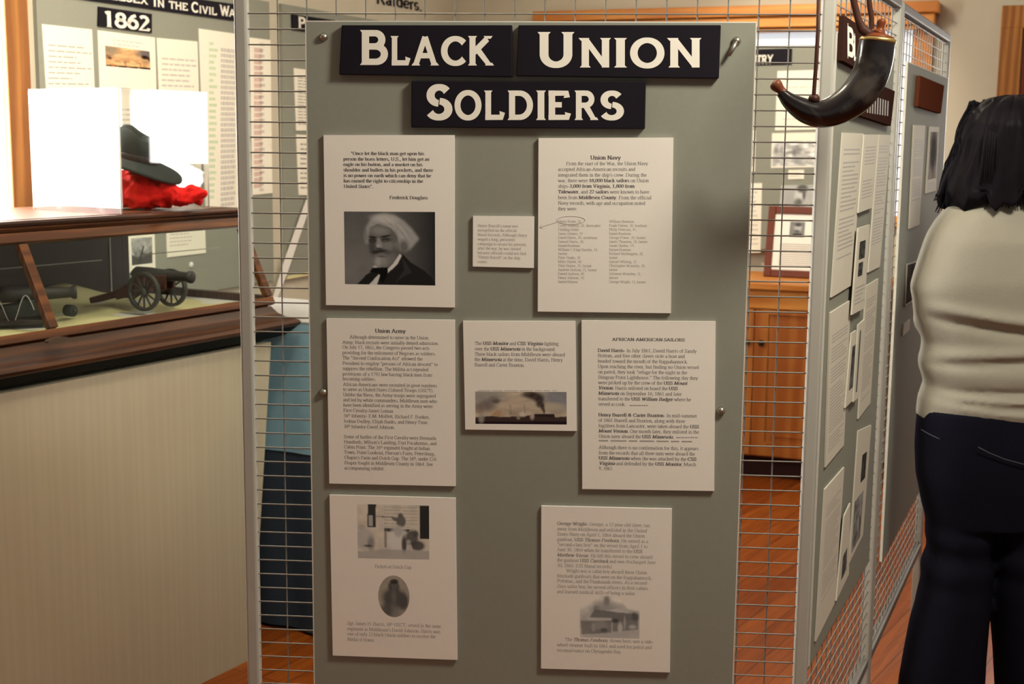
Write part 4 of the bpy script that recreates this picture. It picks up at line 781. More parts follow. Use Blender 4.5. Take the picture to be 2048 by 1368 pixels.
# hat: brim + crown, tipped to the right
hat = thing('slouch_hat', tuple(at(278, 345)), 'dark green-black felt slouch hat resting on red cloth', 'hat')
hx = H.d; hy = H.n; tilt = math.radians(13)
ux = hx*math.cos(tilt)-up*math.sin(tilt); uz = up*math.cos(tilt)+hx*math.sin(tilt)
hb = at(272, 320)
def HP(x, y, z): return hb+ux*x+hy*y+uz*z
mb = MB(); n = 48; rs = []
for r, z in [(.055, .004), (.075, .004), (.10, .0), (.130, -.008), (.142, -.010), (.142, -.016), (.130, -.015), (.10, -.007), (.07, -.003), (.055, -.002)]:
    rs.append([HP(r*math.cos(t)*1.0, r*.85*math.sin(t), z-.018*(r/.13)**2*max(0, math.cos(t))**2+.012*(r/.13)**2*max(0, -math.cos(t))) for t in np.linspace(0, 2*math.pi, n, False)])
mb.rings(rs, True, False); mb.build('brim', M['felt'], hat, True)
mb = MB(); rs = []
for r, z in [(.064, .003), (.066, .018), (.067, .036), (.066, .054), (.061, .068), (.050, .077), (.033, .078), (.014, .070), (.003, .067)]:
    rs.append([HP(r*math.cos(t)*(1.0+.06*math.cos(3*t))-.012*z/.09, r*.88*math.sin(t), z-.016*(z/.09)**2*math.cos(t)+(.004*math.sin(3*t) if z > .05 else 0)) for t in np.linspace(0, 2*math.pi, n, False)])
mb.rings(rs); mb.build('crown', M['felt'], hat, True)
rs = [[HP(r*math.cos(t), r*.89*math.sin(t), z) for t in np.linspace(0, 2*math.pi, n, False)] for r, z in ((.0675, .003), (.0685, .008), (.068, .018), (.0665, .021))]
MB().rings(rs, True, False).build('hat_band', M['dark'], hat, True)

# ================================================================ left wall: boards and posters
wo_ = -.0005
w1s, w1e = FW.sz(70, 120, wo_)[0], FW.sz(533, 60, wo_)[0]
wb = thing('display_board', FW.pt((w1s+w1e)/2, .96, -.008), 'grey wall board headed with civil war title behind the display case', 'display board', 'grey display boards')
MB().fbox(FW, w1s, w1e, FW.sz(546, 559)[1], FW.sz(532, 4)[1], -.015, -.0005).build('panel', M['board'], wb)
w2s = FW.sz(559, 100, wo_)[0]; w2e = w2s+1.25
wb2 = thing('display_board', FW.pt((w2s+w2e)/2, 1.0, -.008), 'second grey wall board, mostly hidden, left of the black union soldiers board', 'display board', 'grey display boards')
MB().fbox(FW, w2s, w2e, FW.sz(575, 550)[1], FW.sz(561, 8)[1], -.015, -.0005).build('panel', M['board'], wb2)
z_ = FW.sz(575, 550)[1]; MB().fbox(FW, w2s, w2e, z_-.014, z_-.0005, -.02, -.0005).build('bottom_strip', M['yellow'], wb2)
q_ = FW.px(382, 530, -.015); MB().tube([q_, q_-FW.n*.004, q_-FW.n*.006], [.012, .011, .004], 16).build('push_pin', M['whitec'], wb, True)
def wsign(corners, label, words, grp='wall board headings', F=FW, off=-.0155, ems=None, m='black', lm='white'):
    c = [F.sz(x, y, off-.006) for x, y in corners]; mb = MB().prism([F.pt(a, z, off-.006) for a, z in c], [F.pt(a, z, off) for a, z in c])
    ctr = np.mean([F.pt(a, z, off) for a, z in c], 0); ctr[2] = min(z for a, z in c); o = thing('heading_sign', ctr, label, 'sign', grp); mb.build('sign_board', M[m], o)
    mb = MB(); last = None
    for x0, y0, x1, t, em, sl in words:
        if last is not None and x0-last > 4.5: mb.build('lettering', M[lm], o, fix=False); mb = MB()
        put_line(mb, F, off-.00612, x0, y0, x1, t, em, sl, thick=.155, thin=.12, ser=9); last = x1
    mb.build('lettering', M[lm], o, fix=False); return o
wsign([(120, -40), (482, 10), (482, 43.5), (120, -8)], 'long black heading sign about the civil war, cut off at the top', [(163, -9, 172, 'M', 32, .14), (175, -7.5, 297, 'IDDLESEX', 24, .14), (306, 13, 314, 'I', 24, .13), (315, 14, 329, 'N', 24, .13), (338, 17, 376, 'THE', 24, .13), (383, 24.5, 398, 'C', 33, .13), (398, 26.5, 434, 'IVIL', 24, .13), (440, 31, 459, 'W', 33, .13), (458, 33, 484, 'AR', 24, .13)])
wsign([(198, 13), (304, 28), (304, 66), (197, 52)], 'small black sign with the white number 1862', [(206, 53, 300, '1862', 49, .105)])
wsign([(584, 28), (672, 41), (672, 72), (585, 60)], 'black heading sign starting with a white letter P, half hidden', [(596, 56, 611, 'P', 36, .13)])
GW = 'cream posters on the left wall board'
def poster(corners, label, n, seed, head=True, off=-.0155, F=FW, grp=GW, t=.003, m='paper2', ink='faint', box=None, nm='poster', hgt=.35, rag=.3):
    o, of = placard(F, nm, corners, label, 'poster', off, t, grp, m)
    (ax_, ay), (bx, by), (cx, cy), (dx, dy) = corners; w_ = bx-ax_; h_ = dy-ay
    b = box or (.10, .12, .90, .92)
    mb = MB(); lp = lambda u, v: (ax_+(dx-ax_)*v+u*w_, ay+h_*v)
    x0, y0 = lp(b[0], b[1]); x1, y1 = lp(b[2], b[3]); s0_ = (by-ay)/w_; s1_ = (cy-dy)/(cx-dx)
    y0 += s0_*b[0]*w_
    if n: 
        rule_lines(mb, F, of, (x0, y0, x1, y1), n, hgt, rag, seed, (s0_*(1-b[1])+s1_*b[1], s0_*(1-b[3])+s1_*b[3]))
        mb.build('printed_text', M[ink], o, fix=False)
    return o, of
poster([(84, 48), (184, 59), (197, 340), (104, 352)], 'leftmost tall poster on the civil war wall board', 22, 11, ink='inkgrey', hgt=.22, rag=.5)
o, of = poster([(196, 60.5), (310, 75), (318, 345), (206, 352)], 'cream poster with a colour picture of a sea battle under the 1862 sign', 12, 12, box=(.1, .52, .9, .95))
mb = MB(); rule_lines(mb, FW, of, (225, 76, 290, 92), 2, .3, .2, 4, (.12, .12)); mb.build('printed_heading', M['faint'], o, fix=False)
P = ships(); P.a = np.clip(P.a**2.0*np.array([3.0, 2.4, 1.9]), 0, 1); P.put('printed_painting', FW, of, [(210, 91), (299, 103), (301, 139.5), (212, 132)], o)
poster([(314, 75.5), (395, 83), (403.5, 366), (326, 372)], 'narrow cream poster right of the battle picture', 22, 13)
o, of = poster([(398, 57), (475, 68), (481, 415), (412, 425)], 'cream chart poster with columns beside the steel post', 30, 14, box=(.55, .08, .78, .97), hgt=.7, rag=.1)
mb = MB(); rule_lines(mb, FW, of, (418, 80, 436, 400), 26, .5, .5, 15, (.1, -.05)); mb.build('printed_column', M['greenink'], o, fix=False)
o, of = poster([(484, 73), (541, 80), (545, 386), (490, 392)], 'cream chart poster with pink columns seen through the wire grid', 24, 16, box=(.42, .05, .62, .95), hgt=.75, rag=.1, ink='pinkink')
mb = MB(); rule_lines(mb, FW, of, (519, 82, 530, 385), 26, .5, .4, 17, (.1, -.05)); mb.build('printed_column', M['faint'], o, fix=False)
o, of = poster([(256, 461), (309, 455), (311, 538), (258, 546)], 'white card with a dark photograph seen through the case glass', 0, 18)
P = Pic(50, 50, .3); P.noise(.5, 5, 8); P.poly([(0, 1), (0, .6), (.4, .75), (1, .55), (1, 1)], .07, 2); P.poly([(.3, .9), (.55, .3), (.62, .32), (.42, .95)], .05, 1); P.put('printed_photograph', FW, of, [(262, 477), (304, 474), (305, 526), (264, 531)], o)
mb = MB(); rule_lines(mb, FW, of, (268, 536, 300, 543), 1, .5, .1, 3, (-.1, -.1)); mb.build('printed_text', M['inkgrey'], o, fix=False)
poster([(333, 450), (410, 446), (412, 506), (335, 515)], 'white text card seen through the case glass near the push pin', 4, 19, box=(.08, .25, .7, .7), ink='faint')
G2 = 'cream posters on the second wall board'
poster([(588, 136), (660, 146), (663, 262), (593, 261)], 'cream text poster at the left edge of the second wall board', 16, 21, ink='inkgrey', grp=G2)
poster([(593, 269), (663, 272), (668, 392), (598, 390)], 'cream poster below another on the second wall board', 10, 22, ink='inkgrey', grp=G2)
o = MB().prism([FW.px(x, y, -.028) for x, y in ((615, 391), (626, 396), (577, 540), (549, 612), (542, 606), (570, 516))], [FW.px(x, y, -.021) for x, y in ((615, 391), (626, 396), (577, 540), (549, 612), (542, 606), (570, 516))]).build('white_strip', M['wallw'])
tag(o, 'long white strip running diagonally across the second wall board', 'strip')
mb = MB(); put_line(mb, FW, -.002, 752, 7, 845, 'Raiders.', 36, .175, thick=.15, thin=.1, ser=0)
o = mb.build('wall_lettering', M['black'], None, fix=False); tag(o, 'black wall lettering reading raiders at the top of the left wall', 'lettering')

# ---------------------------------------------------------------- blue draped table beyond the case
bt = thing('draped_table', FC.pt(.5, 0, -.1), 'table draped in blue cloth beyond the right end of the display case', 'table')
bs, be, bo0, bo1, bz = .232, .66, .66, -.75, .985
per = []
def wave(a, b, n, amp, nrm_): 
    for i in range(n):
        t = i/n; k = amp*math.sin(t*n*.9)*.5+amp*.5*math.sin(t*n*.37+1); per.append((np.array(a)*(1-t)+np.array(b)*t, np.array(nrm_), k))
wave((bs, bo0), (bs, bo1), 60, 1, (-1, 0)); wave((bs, bo1), (be, bo1), 24, 1, (0, -1)); wave((be, bo1), (be, bo0), 60, 1, (1, 0)); wave((be, bo0), (bs, bo0), 24, 1, (0, 1))
rs = []
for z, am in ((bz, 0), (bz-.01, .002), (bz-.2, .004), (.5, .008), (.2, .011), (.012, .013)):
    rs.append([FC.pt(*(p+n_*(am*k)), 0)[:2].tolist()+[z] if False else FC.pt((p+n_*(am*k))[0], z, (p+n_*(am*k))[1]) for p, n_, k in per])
MB().rings([r for r in rs], True, False).build('shaded_skirt', M['shaded_blue'], bt, True)  # stands for the shaded lower part of the blue cloth, painted dark
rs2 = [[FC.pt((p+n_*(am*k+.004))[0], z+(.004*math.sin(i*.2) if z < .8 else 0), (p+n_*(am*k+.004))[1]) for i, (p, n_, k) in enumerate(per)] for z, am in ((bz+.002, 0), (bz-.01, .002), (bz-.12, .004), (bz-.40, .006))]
MB().rings(rs2, True, False).build('lit_upper_skirt', M['blue'], bt, True)  # lit upper part of the same blue cloth, in the lighter colour
MB().fbox(FC, bs-.006, be+.006, bz+.0025, bz+.010, bo1-.006, bo0+.006).build('table_top', M['greyc'], bt, bevel=.003)

# ================================================================ back of the room, right of the title board
CO = -.59; cz = FX.sz(1540, 566, CO)[1]
cs0, cs1 = FX.sz(1370, 700, CO)[0], FX.sz(1752, 700, CO)[0]
cab = thing('cabinet', FX.pt((cs0+cs1)/2, 0, CO+.25), 'honey pine cabinet with two dark-knobbed doors against the back wall', 'cabinet')
MB().fbox(FX, cs0, cs1, .105, cz-.032, CO+.02, -.06).build('body', M['cabw'], cab)
MB().fbox(FX, cs0-.02, cs1+.02, cz-.03, cz, CO-.03, -.055).build('top', M['pine'], cab, bevel=.006)
MB().fbox(FX, cs0+.01, cs1-.01, .002, .10, CO+.07, -.06).build('toe_kick', M['toe'], cab)
zr = FX.sz(1540, 618, CO)[1]
MB().fbox(FX, cs0, cs1, zr, cz-.032, CO, CO+.0195).build('face_rail', M['pine'], cab, bevel=.002)
sm = FX.sz(1507.5, 690, CO)[0]
for a, b, ks in ((cs0+.01, sm-.002, sm-.029), (sm+.002, cs1-.01, sm+.037)):
    z0, z1 = .115, zr-.004; st = .062
    dr = MB(); dr.fbox(FX, a, a+st, z0, z1, CO, CO+.0195); dr.fbox(FX, b-st, b, z0, z1, CO, CO+.0195); dr.fbox(FX, a+st, b-st, z0, z0+st, CO, CO+.0195); dr.fbox(FX, a+st, b-st, z1-.022, z1, CO, CO+.0195)
    dr.fbox(FX, a+st, b-st, z0+st, z1-.022, CO+.010, CO+.0195); dr.fbox(FX, a+st+.03, b-st-.03, z0+st+.03, z1-.05, CO+.004, CO+.0101)
    do_ = dr.build('door', M['cabw'], cab)
    kz = FX.sz(1507, 684, CO)[1]; kp = FX.pt(ks, kz, CO)
    MB().tube([kp-FX.n*h for h in (0, .008, .014, .022, .027)], [.006, .006, .014, .0145, .007], 16).build('knob', M['knob'], do_, True)
# framed document leaning on the cabinet top
q = onz(1527, 553, cz); rel = q-FX.P; fs, fo_ = rel@FX.d, rel@FX.n
lean = math.radians(13); fu = up*math.cos(lean)+FX.n*math.sin(lean); fd = FX.d; fn = np.cross(fd, fu); fn = fn if fn@FX.n < 0 else -fn
FB = FX.pt(fs, cz+.001, fo_); FWD, FHT = .30, .335
V = lambda a, b, o: FB+fd*a+fu*b+fn*o
pf_ = thing('framed_document', tuple(FB+fd*.15), 'brown framed page with a small portrait leaning on the pine cabinet', 'picture frame')
b_ = .034; fm = MB()
for a0_, a1_, b0_, b1_ in ((0, b_, 0, FHT), (FWD-b_, FWD, 0, FHT), (b_, FWD-b_, 0, b_), (b_, FWD-b_, FHT-b_, FHT)): fm.hexa([V(a0_, b0_, -.010), V(a1_, b0_, -.010), V(a1_, b0_, .010), V(a0_, b0_, .010), V(a0_, b1_, -.010), V(a1_, b1_, -.010), V(a1_, b1_, .010), V(a0_, b1_, .010)])
fm.build('frame', M['fram'], pf_, bevel=.003)
MB().hexa([V(b_, b_, -.006), V(FWD-b_, b_, -.006), V(FWD-b_, b_, 0), V(b_, b_, 0), V(b_, FHT-b_, -.006), V(FWD-b_, FHT-b_, -.006), V(FWD-b_, FHT-b_, 0), V(b_, FHT-b_, 0)]).build('page', M['paper'], pf_)
mb = MB(); rr = random.Random(8)
for i in range(11):
    z = .155-i*.0098; mb.add([V(x, y, .00015) for x, y in ((.065, z), (.235-.02*rr.random(), z), (.235-.02*rr.random(), z+.0042), (.065, z+.0042))], [(0, 1, 2, 3)])
mb.build('printed_text', M['inkgrey'], pf_, fix=False)
class Pl:   # minimal plane wrapper so that pictures can lie on the leaning page
    def sz(s, x, y, o=0): return (x, y)
    def pt(s, a, z, o=0): return V(a, z, o)
P = Pic(40, 44, .22); P.noise(.15, 5, 2); P.ell(.55, .4, .22, .26, .42, .6); P.ell(.55, .2, .22, .12, .08, .6); P.ell(.5, .62, .17, .1, .12, .7); P.poly([(.1, 1), (.3, .75), (.8, .75), (1, 1)], .05, 2)
P.put('printed_portrait', Pl(), .00015, [(.105, .265), (.175, .265), (.175, .192), (.105, .192)], pf_)

# board with the infantry heading
xo = -.055
xb = thing('display_board', FX.pt(FX.sz(1560, 300)[0], FX.sz(1560, 497)[1], xo), 'grey board with pictures hanging on the back wall above the cabinet', 'display board', 'grey display boards')
MB().fbox(FX, FX.sz(1335, 300)[0], FX.sz(1745, 300)[0], FX.sz(1505, 497, xo)[1], FX.sz(1560, 92, xo)[1], xo-.012, xo).build('panel', M['board'], xb)
xf = xo-.0125
wsign([(1420, 101), (1584, 97), (1583, 129), (1420, 133)], 'black heading sign ending in white letters t r y on the back wall', [(1463, 129, 1546, 'INFANTRY', 27, -.02)], F=FX, off=xf)
GX = 'papers on the infantry board'
poster([(1440, 144), (1511, 142), (1507, 258), (1438, 260)], 'cream paper mostly behind the title board, below the infantry heading', 0, 31, F=FX, off=xf, grp=GX)
poster([(1555, 142), (1665, 139), (1661, 258), (1550, 261)], 'large cream paper behind the powder horn tip on the back wall', 6, 32, F=FX, off=xf, grp=GX, box=(.1, .1, .9, .9), ink='faint', hgt=.12)
o, of = poster([(1438, 262), (1511, 260), (1510, 343), (1436, 345)], 'cream card with a sliver of picture beside the title board edge', 0, 33, F=FX, off=xf, grp=GX)
P = Pic(40, 40, .35); P.noise(.5, 6, 3); P.put('printed_photograph', FX, of, [(1446, 282), (1507, 280), (1506, 333), (1445, 335)], o)
o, of = poster([(1544, 266.5), (1660, 264), (1657, 334), (1542, 336)], 'white print of a crowded sketch above a tiny caption card', 0, 34, F=FX, off=xf, grp=GX)
P = Pic(90, 50, .62); P.noise(.45, 9, 6)
for i in range(26): P.ell(random.random(), random.uniform(.2, .9), random.uniform(.03, .09), random.uniform(.06, .2), random.uniform(.12, .35), .9, .5)
P.put('printed_sketch', FX, of, [(1546, 283), (1657, 281), (1655, 331), (1544, 333)], o)
poster([(1577, 340), (1608, 339.5), (1608, 358), (1576, 358.5)], 'tiny caption card under the crowded sketch', 2, 35, F=FX, off=xf, grp=GX, box=(.1, .2, .9, .8))
poster([(1440, 368), (1524, 366), (1521, 505), (1438, 507)], 'cream text page low on the board beside the title board edge', 12, 36, F=FX, off=xf, grp=GX, ink='faint', box=(.55, .1, .95, .9))
c = [(1562, 371), (1645, 369), (1642, 430), (1558, 433)]
o, of = placard(FX, 'poster', c, 'grey portrait photograph of a bearded man above the framed document', 'poster', xf, .003, GX)
P = Pic(60, 50, .46); P.noise(.12, 4, 9); P.ell(.46, .34, .12, .26, .62, .5); P.ell(.52, .12, .13, .14, .12, .6); P.ell(.57, .3, .04, .2, .14, .7); P.ell(.44, .56, .10, .13, .10, .7, .9); P.ell(.35, .95, .3, .28, .2, .8); P.ell(.2, .45, .18, .3, .38, .9, .5)
P.put('printed_portrait', FX, of, c, o)

# ================================================================ cards on the right-hand boards
rc = ro-.0005
GR = 'cards on the crowded right-hand board'
# every row: corners, label, rows of print, stacking step (overlapping cards lie one over another)
RL = [([(1686, 265), (1727, 267), (1704, 570), (1663, 595)], 'tall card at top left of the crowded board, paragraphs of print', 19, 0, (.12, .10, .88, .80)),
      ([(1729, 269), (1757, 269), (1745, 415), (1717, 426)], 'short card between two tall ones at the top of the crowded board', 12, 1, (.15, .16, .9, .86)),
      ([(1758.5, 269), (1782, 270), (1760, 533), (1737, 545)], 'tall card against the second post at the top of the crowded board', 24, 0, (.1, .08, .9, .82)),
      ([(1717, 456), (1740, 449), (1729, 616), (1704, 630)], 'card with two dark pictures in the middle of the crowded board', 4, 2, (.15, .70, .9, .93)),
      ([(1661, 626), (1702, 600), (1688, 890), (1651, 935)], 'tall card below the top left one on the crowded board', 26, 0, (.12, .16, .9, .94)),
      ([(1703.5, 667), (1716, 658), (1706, 800), (1691, 816)], 'narrow card with a dark upright picture beside the lower tall card', 0, 1, None),
      ([(1717, 650), (1730, 638), (1719, 793), (1707, 804)], 'narrow card with a thin dark strip in the centre of the crowded board', 0, 2, None),
      ([(1733, 572), (1757, 557), (1741, 806), (1717, 838)], 'text card halfway down against the second post', 24, 0, (.12, .12, .9, .9)),
      ([(1650, 979), (1689, 934), (1670, 1206), (1632, 1283)], 'lowest tall card at the left edge of the crowded board', 22, 0, (.15, .14, .9, .8)),
      ([(1689, 1032), (1701, 1006), (1698, 1148), (1673, 1202)], 'narrow lowest card with a small picture on the crowded board', 0, 1, None),
      ([(1717, 862), (1743, 850), (1726, 1070), (1699, 1126)], 'card with a dark door-shaped picture near the foot of the second post', 0, 0, None)]
for cc, lb, n, k, bx in RL:
    o, of = placard(FR, 'information_card', cc, lb, 'card', rc-.0036*k, .003, GR, 'paper3')
    if n:
        mb = MB(); (ax_, ay), (bx_, by), (cx_, cy), (dx_, dy) = cc; rr = random.Random(hash(lb) % 99 if False else len(lb))
        def bil(u, v): 
            return ((ax_*(1-u)+bx_*u)*(1-v)+(dx_*(1-u)+cx_*u)*v, (ay*(1-u)+by*u)*(1-v)+(dy*(1-u)+cy*u)*v)
        n = int(n*1.4)
        for i in range(n):
            if rr.random() < .12: continue
            v0 = bx[1]+(bx[3]-bx[1])*i/n; v1 = v0+(bx[3]-bx[1])/n*.34; u1 = bx[2]-(bx[2]-bx[0])*.35*rr.random()*(rr.random() < .4)
            mb.add([FR.px(*bil(bx[0], v1), of), FR.px(*bil(u1, v1), of), FR.px(*bil(u1, v0), of), FR.px(*bil(bx[0], v0), of)], [(0, 1, 2, 3)])
        mb.build('printed_text', M['midink'], o, fix=False)
    def sub(u0, v0, u1, v1, val, seed, nm='printed_picture'):
        (ax_, ay), (bx_, by), (cx_, cy), (dx_, dy) = cc
        f = lambda u, v: ((ax_*(1-u)+bx_*u)*(1-v)+(dx_*(1-u)+cx_*u)*v, (ay*(1-u)+by*u)*(1-v)+(dy*(1-u)+cy*u)*v)
        P = Pic(30, 50, val); P.noise(.6, 5, seed); P.put(nm, FR, of, [f(u0, v0), f(u1, v0), f(u1, v1), f(u0, v1)], o)
    if 'two dark' in lb: sub(.22, .17, .72, .38, .06, 1); sub(.25, .42, .62, .58, .07, 2)
    if 'upright picture' in lb: sub(.3, .2, .8, .8, .10, 3)
    if 'thin dark' in lb: sub(.3, .1, .5, .9, .10, 4)
    if 'small picture' in lb: sub(.3, .55, .75, .85, .12, 5)
    if 'door-shaped' in lb: sub(.45, .22, .8, .45, .05, 6); sub(.1, .55, .75, .95, .22, 7)
G2R = 'cards on the farther right-hand board'
def rcard(cc, lb, n, box=(.12, .14, .9, .75)):
    o, of = placard(FR, 'information_card', cc, lb, 'card', rc, .003, G2R, 'paper3')
    (ax_, ay), (bx_, by), (cx_, cy), (dx_, dy) = cc; f = lambda u, v: ((ax_*(1-u)+bx_*u)*(1-v)+(dx_*(1-u)+cx_*u)*v, (ay*(1-u)+by*u)*(1-v)+(dy*(1-u)+cy*u)*v)
    if n:
        mb = MB()
        for i in range(n):
            if i % 9 == 8: continue
            v0 = box[1]+(box[3]-box[1])*i/n; v1 = v0+(box[3]-box[1])/n*.4; mb.add([FR.px(*f(box[0], v1), of), FR.px(*f(box[2], v1), of), FR.px(*f(box[2], v0), of), FR.px(*f(box[0], v0), of)], [(0, 1, 2, 3)])
        mb.build('printed_text', M['inkgrey'], o, fix=False)
    return o, of, f
rcard([(1828, 250), (1851, 251), (1839, 449), (1818.5, 458)], 'long text card under the red-brown sign', 28)
o, of, f = rcard([(1860, 253), (1878.5, 254), (1872, 381), (1852, 387)], 'card with a dark tall picture right of the long text card', 3, (.15, .86, .85, .97))
P = Pic(30, 70, .42); P.noise(.3, 5, 3); P.ell(.5, .45, .38, .42, .10, .8, .9); P.put('printed_picture', FR, of, [f(.12, .08), f(.9, .08), f(.9, .80), f(.12, .80)], o)
o, of, f = rcard([(1815, 528), (1833, 522), (1829, 600), (1811, 612)], 'dark picture card lower down between the post and the cream top', 0)
P = Pic(24, 60, .10); P.noise(.4, 4, 5); P.put('printed_picture', FR, of, [f(.03, .03), f(.97, .03), f(.97, .97), f(.03, .97)], o)
rcard([(1808, 648), (1821, 638), (1819, 660), (1806, 672)], 'small blank card lowest on the farther board', 0)
def rsign(cc, lb, m, t=.010):
    c_ = [FR.sz(x, y, rc-t) for x, y in cc]; ctr = FR.pt(*c_[3], rc); o = thing('heading_sign', tuple(ctr), lb, 'sign', 'signs on the right-hand boards')
    MB().prism([FR.pt(a, z, rc-t) for a, z in c_], [FR.pt(a, z, rc) for a, z in c_]).build('sign_board', M[m], o, bevel=.001); return o, rc-t-.00012
o, of = rsign([(1690, 31), (1774, 88), (1768, 166), (1686, 122)], 'dark sign with tall cream letters behind the butt of the powder horn', 'umber')
mb = MB(); put_letter(mb, FR, of, 'B', (1695, 46, 1709, 116), .16, .12, .3, .55); put_letter(mb, FR, of, 'L', (1708, 66, 1717, 121), .16, .12, .3, .6); mb.build('lettering', M['white'], o, fix=False)
o, of = rsign([(1716, 150), (1790, 182), (1782, 252), (1709, 228)], 'dark sign with faint upright letters below the curve of the powder horn', 'umber')
mb = MB()
for i in range(9):
    x = 1735+i*5; y = 184+(x-1735)*.34; mb.add([FR.px(x, y+4, of), FR.px(x+2.4, y+5, of), FR.px(x+1.2, y+42-i*.9, of), FR.px(x-1.2, y+41-i*.9, of)], [(0, 1, 2, 3)])
mb.build('lettering', M['inkgrey'], o, fix=False)
o, of = rsign([(1841, 151), (1889, 171), (1882, 227), (1836, 213)], 'small plain red-brown sign at the top of the farther board', 'brown')

# ================================================================ powder horn
HO = Fr(.55, 2.10, 92)
hp = [(1560, 184, 9.5), (1567, 190, 12), (1577, 200, 16), (1592, 211, 20.5), (1614, 222.5, 25), (1640, 228, 27.5), (1664, 223, 30), (1688, 211, 33), (1710, 194.5, 35.5), (1728, 172.5, 36.5), (1741, 148, 36.5), (1748.5, 122, 36.5), (1752.5, 98, 36), (1755, 82, 35)]
sc = lambda r: r*2.05/FPX
def hpt(x, y, o=0): return HO.px(x, y, o)
def spline(pts, k=4):
    A = np.array(pts, float); out = []
    for i in range(len(A)-1):
        p0, p1, p2, p3 = A[max(i-1, 0)], A[i], A[i+1], A[min(i+2, len(A)-1)]
        for j in range(k):
            t = j/k; out.append(.5*((2*p1)+(-p0+p2)*t+(2*p0-5*p1+4*p2-p3)*t*t+(-p0+3*p1-3*p2+p3)*t**3))
    out.append(A[-1]); return out
horn = thing('powder_horn', tuple(hpt(1650, 250)), 'dark polished powder horn hanging on leather straps from the grid corner', 'powder horn')
hs = spline(hp)
MB().tube([hpt(x, y) for x, y, r in hs], [sc(r) for x, y, r in hs], 28).build('horn', M['horn'], horn, True)
tp = spline([(1546, 164, 3), (1547.5, 165.5, 10), (1552, 170, 12.8), (1557, 175.5, 11), (1562, 181, 9), (1567, 186.5, 9.6), (1569, 189, 8.5)], 3)
MB().tube([hpt(x, y) for x, y, r in tp], [sc(max(r, 1)) for x, y, r in tp], 20).build('tip_plug', M['tipw'], horn, True)
MB().tube([hpt(1754.8, 85), hpt(1755.3, 82.5), hpt(1755.6, 79), hpt(1756, 76)], [sc(34.6), sc(36.4), sc(36.4), sc(33)], 28).build('butt_band', M['brass'], horn, True)
MB().tube([hpt(1756, 76.2), hpt(1756.4, 72), hpt(1757, 68), hpt(1757.5, 65)], [sc(33), sc(28), sc(19), sc(9)], 24).build('butt_cap', M['butt'], horn, True)
fin = spline([(1757, 68, 15), (1758, 64.5, 15.5), (1759, 62.5, 12), (1760.5, 57, 8.5), (1762.5, 47, 9), (1764, 41, 8), (1765, 37, 3)], 3)
MB().tube([hpt(x, y) for x, y, r in fin], [sc(max(r, 1)) for x, y, r in fin], 18).build('finial', M['butt'], horn, True)
topz = lambda px: hpt(px, -60)
MB().tube([hpt(x, y, o) for x, y, o in ((1637, -70, .09), (1637.5, -20, .02), (1636, 60, -.004), (1632, 130, -.008), (1628, 185, -.010), (1627, 199, -.010))], sc(4.2), 10, True, .55).build('strap', M['leather'], horn, True)
MB().ell(hpt(1628, 198, -.006), (.009, .009, .008), 14, 8).build('strap_knot', M['leather'], horn, True)
MB().tube([hpt(x, y, -.006) for x, y in ((1700, -70), (1703, -20), (1709, 10), (1716, 38), (1724, 58), (1736, 67), (1750, 70))], [sc(7), sc(7), sc(7), sc(7), sc(10), sc(10), sc(6)], 12, True, .6).build('strap', M['leather'], horn, True)
MB().tube([hpt(x, y, .004) for x, y in ((1735, -70), (1736, -20), (1739, 10), (1743, 36), (1743, 60), (1738, 68))], [sc(5.5)]*5+[sc(7)], 12, True, .6).build('strap', M['leather'], horn, True)

# ================================================================ the visitor
YP = 3.0; PP = Fr(0, YP, 90)
def pz(y): return PP.sz(2000, y)[1]
def pxx(x, y): return PP.sz(x, y)[0]
per_ = thing('person', (pxx(1990, 1000), YP, 0), 'person with dark chin-length hair, cream long-sleeved top and dark jeans, seen from behind', 'person')
def ringpts(cx, cy, z, rx, ryb, ryf, n=48, p=2.3):
    out = []
    for k in range(n):
        t = 2*math.pi*k/n; c, s_ = math.cos(t), math.sin(t); q_ = 2/p
        out.append((cx+rx*math.copysign(abs(c)**q_, c), cy+(ryf if s_ > 0 else ryb)*math.copysign(abs(s_)**q_, s_), z))
    return out
def interp(tab, y): return float(np.interp(y, [t[0] for t in tab], [t[1] for t in tab]))
# body: head, neck, torso, arms with hands, legs - one remeshed surface
hx_, cx_ = pxx(2016, 290), pxx(2006, 600)
def cap(mb, a, b, ra, rb, n=5):
    a = np.array(a, float); b = np.array(b, float); k = max(2, int(np.linalg.norm(b-a)/(min(ra, rb)*.6)))
    for i in range(k+1):
        t = i/k; r = ra*(1-t)+rb*t; mb.ell(a*(1-t)+b*t, (r, r, r), 12, 8)
mb = MB(); hz = pz(295)
mb.ell((hx_, YP+.015, hz+.0), (.066, .085, .095)); mb.ell((hx_, YP+.055, hz-.05), (.05, .055, .058)); mb.ell((hx_, YP+.112, hz-.01), (.011, .016, .02), 10, 8); mb.ell((hx_, YP+.1, hz-.055), (.024, .012, .008), 10, 8)
for sg in (-1, 1): mb.ell((hx_+sg*.074, YP+.01, hz-.01), (.010, .018, .03), 10, 8); mb.ell((hx_+sg*.03, YP+.095, hz+.012), (.012, .008, .007), 10, 8)
cap(mb, (hx_, YP+.0, hz-.06), (cx_, YP-.01, pz(415)), .048, .05); mb.ell((cx_, YP+.01, 1.25), (.125, .08, .19)); mb.ell((cx_, YP, .97), (.12, .08, .14))
